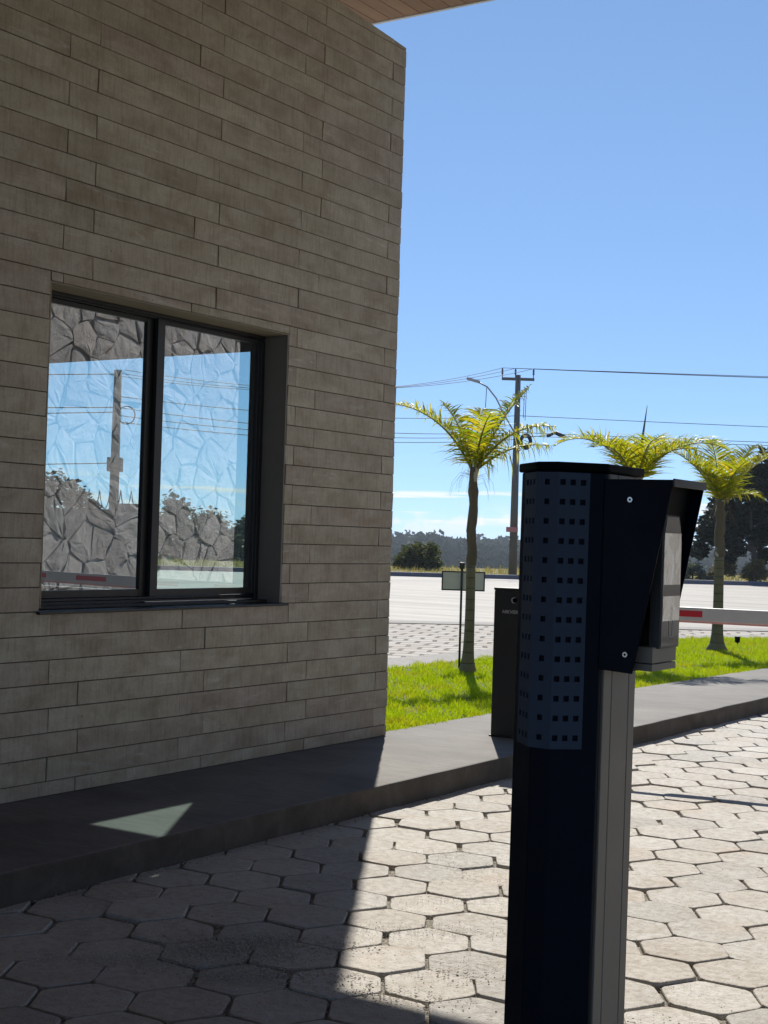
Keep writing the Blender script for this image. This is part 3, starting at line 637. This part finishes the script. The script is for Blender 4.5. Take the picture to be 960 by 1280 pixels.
    for A_ in ((y0_, y1_, q0, q0+.002), (y0_, y1_, q1-.002, q1), (y0_, y0_+.002, q0+.002, q1-.002), (y1_-.002, y1_, q0+.002, q1-.002)): ic.box(d1+.0012, d1+.0016, *A_)
    ic.build('card_mark', M['letter'], do)
    for xx, zz in ((.058, 1.592), (.058, 1.283)):
        s = MB(); s.tube([(xx, -.0065, zz), (xx, -.0105, zz)], .0055, 14); so = s.build('screw', M['steel'], root, smooth=False)
        s = MB(); s.tube([(xx, -.0104, zz), (xx, -.0112, zz)], .0024, 6); s.build('socket', M['hole'], so)
terminal()

# ------------------------------------------------------------------ barrier gate
def text_mesh(body, size, mat, name, parent, loc, rot, extrude=.0006, shear=.0):
    cu = bpy.data.curves.new(name, 'FONT'); cu.body = body; cu.size = size; cu.extrude = extrude; cu.shear = shear; cu.offset = size*.012
    t = bpy.data.objects.new(name, cu); col.objects.link(t); dg = bpy.context.evaluated_depsgraph_get(); me = bpy.data.meshes.new_from_object(t.evaluated_get(dg))
    bpy.data.objects.remove(t); me.materials.clear(); me.materials.append(mat)
    o = bpy.data.objects.new(name, me); col.objects.link(o); o.parent = parent; o.location = loc; o.rotation_euler = rot
    return o
def barrier():
    root = empty('barrier_gate', (-4.859, 8.859, .14), 'black barrier cabinet with white lettering and a white and red boom across the lane', 'barrier gate', rot=(0, 0, R(8)))
    b = MB(); b.box(0, .34, 0, .40, .0, 1.02); b.box(-.012, .352, -.012, .412, 0, .012); b.build('cabinet', M['cabinet'], root, bevel=.006)
    b = MB(); b.box(-.003, .343, -.003, .403, 1.0205, 1.04); b.build('lid', M['cabinet'], root, bevel=.004)
    text_mesh('HIKVISION', .033, M['letter'], 'lettering', root, (.062, -.0015, .862), (R(90), 0, 0), shear=.18)
    b = MB(); b.tube([(.15, -.001, .955), (.15, -.008, .955)], .022, 20); lk = b.build('lock', M['steel'], root, smooth=False)
    b = MB(); b.tube([(.157, -.0082, .955), (.157, -.0105, .955)], .017, 16); b.build('lock_cover', M['hole'], lk)
    b = MB(); b.box(.341, .40, .12, .28, .82, 1.0); b.build('hub', M['black'], root, bevel=.006)
    bm_ = MB(); z0, z1, ya, yb = .868, .958, .175, .215; bm_.box(.401, 4.4, ya, yb, z0, z1); bo = bm_.build('boom', M['boom'], root, bevel=.004)
    x = .981
    r_ = MB(); r_.box(.402, .521, ya-.0012, ya-.0002, z0+.026, z1-.022); r_.build('reflective_stripe', M['red'], bo)
    while x < 4.2:
        r_ = MB(); r_.box(x, x+.44, ya-.0012, ya-.0002, z0+.026, z1-.022); r_.build('reflective_stripe', M['red'], bo); x += .90
    p = MB(); p.box(.42, 4.39, ya+.008, yb-.008, z0-.014, z0-.0003); p.build('rubber_edge', M['pink'], bo)
barrier()

# ------------------------------------------------------------------ palms, sign, lawn light
IR = Vector((math.cos(WALL_YAW), math.sin(WALL_YAW), 0)); IF = Vector((-math.sin(WALL_YAW), math.cos(WALL_YAW), 0)); UZ = Vector((0, 0, 1))
def frond(mb, rach, base, az, el, length, droop, nl=46, ll=.34, hang=.5, vee=.5, bare=.05, thin=1.0):
    """az measured in the ground plane from the lane-right direction; the rachis starts at elevation el and bends down by droop (radians)"""
    h = IR*math.cos(az)+IF*math.sin(az); n = 26; p = Vector(base); pts = [p.copy()]; dirs = []
    for i in range(n):
        e = el-droop*(i/n)**1.4; d = h*math.cos(e)+UZ*math.sin(e); dirs.append(d); p = p+d*(length/n); pts.append(p.copy())
    dirs.append(dirs[-1]); rach.tube(pts, [.013*(1-.85*i/n)+.002 for i in range(n+1)], 6)
    nl = int(nl*1.2)
    for k in range(nl):
        t = bare+(1-bare)*(k+.5)/nl; fi = t*n; i = min(int(fi), n-1); f = fi-i; P = pts[i].lerp(pts[i+1], f); D = dirs[i]
        side0 = D.cross(UZ);
        if side0.length < .05: side0 = IF.copy()
        side0.normalize(); upn = side0.cross(D).normalized(); prof = (math.sin(math.pi*min(.96, .22+t*.76))**.6)*(.68+.32*(1-t))
        for sgn in (-1, 1):
            L_ = 1.4*ll*prof*random.uniform(.75, 1.2); fwd = .30+.34*t+random.uniform(-.18, .18)
            v = (side0*sgn*math.cos(vee)+upn*math.sin(vee)*random.uniform(.5, 1.4)+D*fwd).normalized(); w = .0095*thin*random.uniform(.75, 1.2); q = P.copy(); segs = 4; ln = []
            wd = v.cross(upn).normalized() if v.cross(upn).length > .05 else D
            tw = random.uniform(-.6, .6); wd = (wd*math.cos(tw)+v.cross(wd)*math.sin(tw)).normalized()
            hg = hang*random.uniform(.5, 1.6)
            for s_ in range(segs+1):
                u = s_/segs; wid = w*(.35 if s_ == 0 else (1-u)**.6+.04); ln += [q-wd*wid, q+wd*wid]
                v = (v-UZ*hg*(.25+u)*.38).normalized(); q = q+v*(L_/segs)
            mb.add(ln, [(2*s_, 2*s_+1, 2*s_+3, 2*s_+2) for s_ in range(segs)])
def palm(base, h, r, label, fronds, shaft, lean=(0, 0), spear=None):
    root = empty('palm_tree', base, label, 'palm tree', 'young palms along the lawn')
    n = 18; tp = [Vector((lean[0]*.5*math.sin(i/n*3.1), lean[1]*(i/n)**1.5, h*shaft*i/n)) for i in range(n+1)]
    prof = lambda z: r*(.78+.30*math.exp(-z/.35)+.75*math.exp(-z/.07))
    t = MB(); t.tube([(0, 0, -.06)]+tp, [r*1.85]+[prof(p.z) for p in tp], 18); t.build('trunk', M['palmtrunk'], root, smooth=True)
    top = tp[-1]; s = MB(); hs = h*(1-shaft); m = 16
    s.tube([top+Vector((0, 0, -.02))]+[top+Vector((.005*math.sin(i*.8)+lean[0]*.3*i/m, .005*math.cos(i*.7)+lean[1]*.25*i/m, hs*i/m)) for i in range(m+1)], [r*.62]+[r*(.80+.06*math.sin(i*1.7)+(.10 if i in (1, 7, 12) else 0)-.20*max(0, (i/m-.8)*3)) for i in range(m+1)], 14)
    # old sheath flaps
    for k in range(5):
        a = k*1.9+.4; z = h*shaft+hs*(.02+.125*k); d = Vector((math.cos(a), math.sin(a), 0)); s.tube([Vector((top.x, top.y, z))+d*r*.62, Vector((top.x, top.y, z+.08))+d*r*.76, Vector((top.x, top.y, z+.22))+d*r*.80], [.008, .02, .005], 6)
    s.build('crownshaft', M['shaft'], root, smooth=True)
    fb = MB()
    for k in range(18):
        a = random.uniform(0, 6.28); d = Vector((math.cos(a), math.sin(a), 0)); z = h-random.uniform(.0, .22); L_ = random.uniform(.10, .24); q = Vector((top.x+lean[0]*.3, top.y+lean[1]*.25, z))+d*r*.5
        fb.tube([q, q+d*L_*.5+UZ*.03, q+d*L_*.85-UZ*L_*.35, q+d*L_*.95-UZ*L_*.9], [.0018, .0016, .0012, .0008], 4)
    fb.build('fibres', M['fibre'], root)
    c = Vector((top.x+lean[0]*.25, top.y+lean[1]*.25, h-.03))
    for (az, el, ln, dr, kw) in fronds:
        mb, ra = MB(), MB(); a = R(az); h_ = IR*math.cos(a)+IF*math.sin(a)
        frond(mb, ra, c+h_*r*.35, a, R(el), ln, R(dr), **kw)
        f = mb.build('frond', M['frond'], root); ra.build('rachis', M['rachis'], f, smooth=True)
    if spear:
        s = MB(); s.tube([c, c+Vector(spear)*.5, c+Vector(spear)], [.022, .02, .003], 8); s.build('spear_leaf', M['spear'], root, smooth=True)
K = dict
palm((-7.448, 13.04, .13), 2.14, .061, 'palm with bark patches in front of the board sign, nearest the gatehouse', [
    (182, 62, 1.12, 60, K(nl=74, ll=.33, hang=.9)), (12, 67, 1.05, 22, K(nl=74, ll=.36, hang=1.3)), (-18, 56, .98, 66, K(nl=38, ll=.42, hang=2.2)),
    (150, 76, .82, 35, K(nl=44, ll=.32, hang=1.1)), (-75, 70, .75, 50, K(nl=34, ll=.32, hang=1.2)), (80, 70, .9, 45, K(nl=40, ll=.34, hang=1.2)), (8, 40, .85, 50, K(nl=20, ll=.40, hang=2.4))], .52, (.02, .01))
palm((-7.1, 16.45, .13), 2.15, .07, 'palm half hidden behind the access pillar with an upright unopened leaf', [
    (178, 66, 1.25, 105, K(nl=60, ll=.38, hang=.7)), (0, 58, 1.35, 92, K(nl=60, ll=.38, hang=.8)), (150, 70, 1.0, 80, K(nl=50, ll=.36)), (25, 66, 1.0, 80, K(nl=50, ll=.36)),
    (-80, 66, .9, 70, K(nl=46, ll=.36)), (90, 66, .9, 70, K(nl=46, ll=.36)), (-140, 62, .95, 85, K(nl=46, ll=.36)), (-30, 62, .95, 85, K(nl=46, ll=.36))], .58, (.02, 0), (.10, .06, .98))
palm((-6.862, 18.79, .13), 2.02, .082, 'palm standing on the lawn behind the boom, in front of the dark tree', [
    (172, 64, 1.15, 55, K(nl=60, ll=.38, hang=.7)), (8, 58, 1.35, 58, K(nl=64, ll=.42, hang=.5)), (100, 80, .95, 30, K(nl=46, ll=.36, hang=.5)), (30, 72, 1.0, 45, K(nl=50, ll=.38)),
    (-60, 70, .8, 55, K(nl=40, ll=.34)), (-10, 36, .55, 70, K(nl=26, ll=.34, hang=1.2)), (150, 72, .95, 45, K(nl=46, ll=.36)), (-150, 66, .8, 60, K(nl=40, ll=.34))], .62, (.01, 0))

def board_sign():
    root = empty('board_sign', (-7.743, 13.38, .115), 'small blank backed board sign on a thin post behind the nearest palm', 'sign', rot=(0, 0, WALL_YAW-.05))
    b = MB(); b.tube([(0, 0, 0), (0, 0, 1.10)], .0125, 10); b.build('post', M['signframe'], root, smooth=True)
    z0, z1, x0, x1 = .845, 1.055, -.215, .25; b = MB(); b.box(x0+.012, x1-.012, .016, .022, z0+.012, z1-.012); b.build('panel', M['signback'], root)
    b = MB()
    for A_ in ((x0, x1, z0, z0+.014), (x0, x1, z1-.014, z1), (x0, x0+.014, z0+.014, z1-.014), (x1-.014, x1, z0+.014, z1-.014)): b.box(A_[0], A_[1], .013, .027, A_[2], A_[3])
    b.build('frame', M['signframe'], root)
    b = MB(); b.box(-.028, .028, -.02, .02, 1.08, 1.15); b.build('lamp_box', M['signframe'], root, bevel=.004)
board_sign()
def spot():
    root = empty('garden_spotlight', (-7.07, 20.2, .115), 'small black cylinder spotlight standing on the lawn', 'garden light')
    b = MB(); b.tube([(0, 0, 0), (0, 0, .03)], .012, 8); b.build('stake', M['black'], root)
    b = MB(); b.tube([(0, 0, .03), (0, 0, .04), (0, 0, .10), (0, 0, .12)], [.02, .036, .04, .04], 16); b.build('housing', M['black'], root)
    b = MB(); b.tube([(0, 0, .121), (0, 0, .126)], [.036, .034], 16); b.build('lens', M['track'], root)
spot()

# ------------------------------------------------------------------ poles, wires
P1 = Vector((-30.0, 56.3, 0)); P2 = Vector((-31.75, 33.0, 0)); P3 = Vector((18.0, 97.5, 0))
def pole(base, h, r0, r1, label, arm=None, parts=()):
    root = empty('utility_pole', base, label, 'utility pole'); b = MB(); b.tube([(0, 0, -.3), (0, 0, h)], [r0, r1], 10); b.build('shaft', M['pole'], root, smooth=True)
    return root
p1 = pole(P1, 8.9, .20, .12, 'grey concrete utility pole with crossarm beyond the road, rising behind the palm')
b = MB(); d = IR
def obox(mb, c, half, ax, up=UZ):
    n = ax.cross(up); vs_ = []
    for sz in (-1, 1):
        for sx, sy in ((-1,-1),(1,-1),(1,1),(-1,1)): vs_.append(Vector(c)+ax*half[0]*sx+n*half[1]*sy+up*half[2]*sz)
    mb.add(vs_, [(0,3,2,1),(4,5,6,7),(0,1,5,4),(1,2,6,5),(2,3,7,6),(3,0,4,7)])
obox(b, (0, 0, 8.72), (.72, .06, .06), IR); b.build('crossarm', M['crossarm'], p1)
for u in (-.70, -.12, .68):
    b = MB(); q = IR*u+Vector((0, 0, 8.78)); b.tube([q, q+UZ*.12, q+UZ*.16, q+UZ*.26, q+UZ*.30, q+UZ*.42], [.02, .02, .05, .035, .05, .02], 8); b.build('insulator', M['ceramic'], p1)
b = MB(); q = Vector((0, 0, 6.35)); b.tube([q+IR*x+UZ*z for x, z in ((-.1, 0), (-.55, .75), (-.95, 1.5), (-1.35, 1.98), (-1.75, 2.18))], .035, 8); lo_ = b.build('lamp_arm', M['lamp'], p1, smooth=True)
b = MB(); obox(b, q+IR*-1.98+UZ*2.26, (.30, .13, .05), (IR-UZ*.25*-1).normalized()*1 if False else (IR*.96-UZ*.26).normalized(), (UZ*.96+IR*.26).normalized()); b.build('lamp_head', M['lamp'], lo_)
b = MB(); b.tube([q+IR*-1.38+UZ*1.95, q+IR*-1.46+UZ*-.35], .016, 6); b.build('drop_wire', M['wire'], p1)
b = MB()
for k, rr in enumerate((.17, .21, .25, .28)):
    b.tube([(IR*(.40+rr*math.cos(a)*.95)+UZ*(5.95+rr*math.sin(a)*1.25)+IF*(-.1-.03*k)) for a in np.linspace(0, 2*math.pi, 25)], .026, 5, cap=False)
b.build('cable_coil', M['wire'], p1, smooth=True)
b = MB(); b.tube([IR*.15+UZ*6.1, IR*1.2+UZ*6.25, IR*1.7+UZ*6.42, IR*2.2+UZ*6.25], .015, 5); b.tube([IR*1.35+UZ*6.22, IR*1.7+UZ*6.4], .07, 8); b.tube([IR*1.72+UZ*6.4, IR*2.15+UZ*6.2], .09, 8); b.build('splice_case', M['wire'], p1, smooth=True)
for u, z in ((.28, 7.0), (.36, 6.9)):
    b = MB(); b.tube([IR*u+UZ*z, IR*(u+.02)+UZ*(z+1.3)], .014, 5); b.build('rod', M['wire'], p1)
b = MB(); obox(b, IR*-.10+IF*-.24+UZ*2.05, (.26, .012, .11), IR); b.build('number_plate', M['plate'], p1)
p2 = pole(P2, 6.52, .17, .12, 'concrete utility pole with a cable ring behind the block wall, seen through the window')
b = MB(); obox(b, (0, 0, 3.55), (.22, .22, .22), IR); b.build('meter_box', M['pole'], p2, bevel=.02)
b = MB(); b.tube([(IR*(.34+.26*math.cos(a))+UZ*(5.1+.28*math.sin(a))-IF*.15) for a in np.linspace(0, 2*math.pi, 25)], .02, 5, cap=False); b.build('cable_coil', M['wire'], p2, smooth=True)
def wire(a, c, sag, r=.014, lab=None):
    a, c = Vector(a), Vector(c); n = 26; mid = (a+c)/2
    pts = [a.lerp(c, i/n)-UZ*sag*4*(i/n)*(1-i/n) for i in range(n+1)]
    b = MB(); b.tube([p-mid for p in pts], r, 5); o = b.build('overhead_wire', M['wire'], loc=tuple(mid), smooth=True)
    tag(o, lab, 'wire', 'overhead wires along the road')
hi = 'thin black overhead wire strung between the road poles near their tops'; lw = 'thin black overhead cable strung between the road poles at mid height'
for u, dz in ((-.70, .42), (-.12, .42), (.68, .42)):
    wire(P1+IR*u+UZ*(8.78+dz), P3+IR*u+UZ*(10.35+dz+u*.25), .28, .011, lab=hi)
    wire(P1+IR*u+UZ*(8.78+dz), P2+IR*u*.3+UZ*(6.45+u*.12), .75, .011, lab=hi)
for z1, z2, z3, sg in ((6.36, 5.35, 7.1, .22), (6.22, 5.1, 6.95, .24), (6.05, 4.9, None, .5), (7.1, 5.7, 7.55, .2)):
    if z3: wire(P1+UZ*z1, P3+UZ*z3, sg, .014, lw)
    wire(P1+UZ*z1, P2+UZ*z2, .35, .014, lw)
P4 = P2+Vector((-34, -25, 0))
for z2, z4, sg in ((6.4, 6.8, .6), (5.35, 5.2, .4), (5.2, 4.9, .5), (3.6, 3.4, .5)): wire(P2+UZ*z2, P4+UZ*z4, sg, .016, 'thin black overhead cable behind the block wall, seen through the window')
p4 = pole(P4, 6.8, .17, .12, 'concrete utility pole farther along the block wall')

# perimeter block wall with razor wire, seen through the window
def block_wall():
    a, c = Vector((-31.5, 14.6, 0)), Vector((-20.75, 22.35, 0)); root = empty('perimeter_wall', tuple(a), 'dark block perimeter wall topped with coiled razor wire, seen through the window', 'wall')
    d = (c-a); L_ = d.length; d.normalize(); n = Vector((-d.y, d.x, 0)); b = MB()
    segs = [(0, L_*.62, 2.16), (L_*.62, L_*.80, 2.08), (L_*.80, L_*.86, 2.12), (L_*.86, L_*.96, 1.93), (L_*.96, L_, 2.06)]
    for s0, s1, h in segs: q = [d*s0, d*s1, d*s1+n*.18, d*s0+n*.18]; b.prism([(v.x, v.y) for v in q], 0, h)
    b.build('blocks', M['wall2'], root)
    b = MB(); pts = []
    for i in range(900):
        t = i/900; s = L_*t; al = i*.42; pts.append(d*s+n*(.09+.2*math.cos(al))+UZ*(2.28-.14*smooth(.6,.9,t)+.2*math.sin(al)))
    b.tube(pts, .012, 4); b.build('razor_wire', M['wire'], root)
block_wall()

# ------------------------------------------------------------------ trees and shrubs
def leaf_cloud(blobs, n, size, flat=.35, shell=.55):
    cs = np.array([b_[0] for b_ in blobs], float); rs = np.array([b_[1] if hasattr(b_[1], '__len__') else (b_[1],)*3 for b_ in blobs], float); vol = rs.prod(1)**.8; k = rng.choice(len(blobs), n, p=vol/vol.sum())
    d = rng.normal(size=(n, 3)); d /= np.linalg.norm(d, axis=1)[:, None]; rad = shell+(1-shell)*rng.uniform(0, 1, n); rad *= 1+.22*np.sin(d[:, 0]*5+k)+.15*np.sin(d[:, 2]*9+k*2)
    C = cs[k]+d*rs[k]*rad[:, None]
    u = rng.normal(size=(n, 3)); u[:, 2] *= flat; u /= np.linalg.norm(u, axis=1)[:, None]; w = rng.normal(size=(n, 3)); w -= u*(u*w).sum(1)[:, None]; w /= np.linalg.norm(w, axis=1)[:, None]
    s = size*rng.uniform(.55, 1.35, n)[:, None]; V = np.stack([C-u*s, C+w*s*.45, C+u*s, C-w*s*.45], 1).reshape(-1, 3); F = np.arange(n*4).reshape(-1, 4)
    return V, F
def limbs(mb, base, h, r, tips):
    top = Vector(base)+UZ*h; mb.tube([Vector(base)-UZ*.15, Vector(base)+UZ*h*.5+Vector((.04*h, .02*h, 0)), top], [r*1.25, r*.9, r*.7], 9)
    for t in tips:
        t = Vector(t); m_ = top.lerp(t, .5)+UZ*.12*(t-top).length; mb.tube([top-UZ*h*.15, m_, t], [r*.5, r*.32, r*.08], 6)
def tree(name, base, h, r, blobs, n, size, mat, label, cat='tree', group=None, **k):
    root = empty(name, base, label, cat, group); V, F = leaf_cloud(blobs, n, size, **k); np_mesh('crown' if cat == 'tree' else 'foliage', V, F, mat, root)
    mb = MB(); limbs(mb, (0, 0, 0), h, r, [b_[0] for b_ in blobs[:9]]); mb.build('trunk' if cat == 'tree' else 'stem', M['bark'], root, smooth=True)
    return root
def blob_set(n, rx, ry, z0, z1, r0, r1, off=(0, 0)):
    return [((off[0]+rng.uniform(-rx, rx), off[1]+rng.uniform(-ry, ry), rng.uniform(z0, z1)), rng.uniform(r0, r1)) for _ in range(n)]
bt = [(tuple(IR*x+IF*y+UZ*z), r_) for x, y, z, r_ in ((-1.9, 0, 2.3, .75), (-1.2, .5, 3.3, .8), (-.4, -.4, 4.2, 1.0), (.7, .3, 4.8, 1.1), (1.8, -.3, 4.9, 1.2), (3.0, .2, 4.6, 1.2), (4.2, .3, 4.2, 1.2), (-2.3, .2, 1.4, .45), (-1.3, -.3, 2.0, .6), (0.2, .5, 3.2, .9), (1.1, -.5, 3.7, .8), (2.1, .4, 3.4, .9), (3.2, -.2, 3.2, .8), (.1, -.2, 2.1, .45), (1.5, .2, 2.0, .5), (2.7, .3, 2.2, .6), (-.7, .1, 1.5, .4), (4.8, 0, 3.0, 1.0), (2.0, 0, 1.5, .4), (-1.7, .4, 2.7, .6), (-.6, .2, 2.5, .7), (.6, -.3, 2.6, .7), (1.9, .5, 2.7, .8), (2.9, .2, 1.6, .6), (-1.0, .3, 1.1, .45), (.5, .3, 1.3, .45), (3.8, 0, 2.3, .8))]
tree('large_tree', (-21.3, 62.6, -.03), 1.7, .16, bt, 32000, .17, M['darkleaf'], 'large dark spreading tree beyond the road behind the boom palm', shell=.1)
def shrub(name, base, blobs, n, size, mat, label, group=None): return tree(name, base, .35, .05, blobs, n, size, mat, label, 'shrub', group, shell=.15)
shrub('round_bush', (-37.9, 61.3, -.05), blob_set(26, .95, .8, .22, 1.0, .3, .5), 12000, .085, M['bushleaf'], 'rounded dark green bush on the verge beside the gatehouse corner')
for (px_off, dd, sc, mt, nm, lb) in ((-1.3, 0, .8, 'greyleaf', 'verge_shrub', 'grey green shrub at the left foot of the dark tree'), (.1, .5, .9, 'dryleaf', 'verge_shrub', 'dry brownish shrub directly behind the boom palm trunk'), (1.3, -.2, .95, 'dryleaf', 'verge_shrub', 'dry olive brown shrub at the foot of the dark tree trunk'), (2.6, .4, 1.1, 'dryleaf', 'verge_shrub', 'dry tangled shrub at the right frame edge under the dark tree'), (-2.2, 1.5, .7, 'bushleaf', 'verge_shrub', 'low olive shrub beside the access pillar hood, beyond the road')):
    q = Vector((-22.2, 61.2, -.03))+IR*px_off+IF*dd
    shrub(nm, tuple(q), [(tuple(IR*rng.uniform(-.6, .6)*sc+IF*rng.uniform(-.3, .3)+UZ*rng.uniform(.15, .9)*sc), rng.uniform(.22, .42)*sc) for _ in range(9)], 2200, .075, M[mt], lb, 'shrubs along the far verge')
for x, D, top, lab in ((195, 115, 4.3, 'dark tree beyond the road, left in the right window pane'), (222, 118, 4.6, 'flat topped tree beyond the road, seen through the right pane'), (250, 122, 4.0, 'bushy tree beyond the road, middle of the right pane'), (277, 124, 3.6, 'lower dark tree beyond the road, right of centre in the right pane'), (303, 128, 3.3, 'green tree beyond the road at the right pane edge')):
    q = IR*((x-480)/FPX*D)+IF*D; q.z = -3.2
    tree('verge_tree', tuple(q), 2.2, .2, blob_set(14, 1.3, 1.2, 1.2, top+2.4, .7, 1.2), 3000, .26, M['verge'], lab, group='trees beyond the road', shell=.2)
q = Vector((-44.2, 42.8, 0))
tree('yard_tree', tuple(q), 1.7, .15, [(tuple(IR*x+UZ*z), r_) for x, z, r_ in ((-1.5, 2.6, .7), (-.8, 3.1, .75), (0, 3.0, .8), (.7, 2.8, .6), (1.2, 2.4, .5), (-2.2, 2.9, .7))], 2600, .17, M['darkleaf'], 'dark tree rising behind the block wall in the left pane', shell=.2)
# dry grass on the verge
VG = [rp(a, s)[:2] for a, s in ((-75, 57.3), (70, 57.3), (70, 76), (-75, 76))]
o = blades('verge_grass', VG, 60000, .12, .34, .02, -.03, M['drygrass'], .7); tag(o, 'dry yellow grass on the far roadside verge', 'grass')
# far forest
def forest():
    Vs, Fs, b0 = [], [], 0
    n = 3600; s = np.sqrt(rng.uniform(330**2, 640**2, n)); a = rng.uniform(-420, 330, n)
    tall = np.where(rng.random(n) < .06, 1.5, 1.0); r = rng.uniform(2.2, 4.0, n)*tall
    z = terrain_z(s)+np.sin(a*.013+1)+r*.55+.35*np.sin(a*.031)
    C = np.stack([a*U_ROAD.x+s*N_ROAD.x, a*U_ROAD.y+s*N_ROAD.y, z], -1)
    m = 80; d = rng.normal(size=(n, m, 3)); d /= np.linalg.norm(d, axis=2)[..., None]; lob = 1+.25*np.sin(d[..., 0]*6+s[:, None])+.2*np.sin(d[..., 2]*8+a[:, None])
    P = C[:, None]+d*r[:, None, None]*lob[..., None]*rng.uniform(.7, 1, (n, m))[..., None]*np.array([1, 1, .75])
    P = P.reshape(-1, 3); k = len(P); u = rng.normal(size=(k, 3)); u /= np.linalg.norm(u, axis=1)[:, None]; w = rng.normal(size=(k, 3)); w -= u*(u*w).sum(1)[:, None]; w /= np.linalg.norm(w, axis=1)[:, None]
    sz = rng.uniform(.8, 1.7, k)[:, None]; V = np.stack([P-u*sz, P+w*sz*.7, P+u*sz, P-w*sz*.7], 1).reshape(-1, 3)
    o = np_mesh('forest', V, np.arange(k*4).reshape(-1, 4), M['forest']); tag(o, 'hazy blue green forest on the low hill at the horizon', 'forest', kind='stuff')
forest()

def haze():
    b = MB(); b.box(-1650, 1650, -1650, 1650, -14.5, 13); t = bpy.data.materials.new('haze'); t.use_nodes = True; nt = t.node_tree; nt.nodes.remove(nt.nodes['Principled BSDF'])
    v = nt.nodes.new('ShaderNodeVolumePrincipled'); v.inputs['Color'].default_value = (.80, .88, 1, 1); v.inputs['Density'].default_value = .0003; v.inputs['Anisotropy'].default_value = .2
    nt.links.new(v.outputs[0], nt.nodes['Material Output'].inputs['Volume']); o = b.build('haze', t); tag(o, kind='stuff')
haze()
cy.volume_bounces = 0
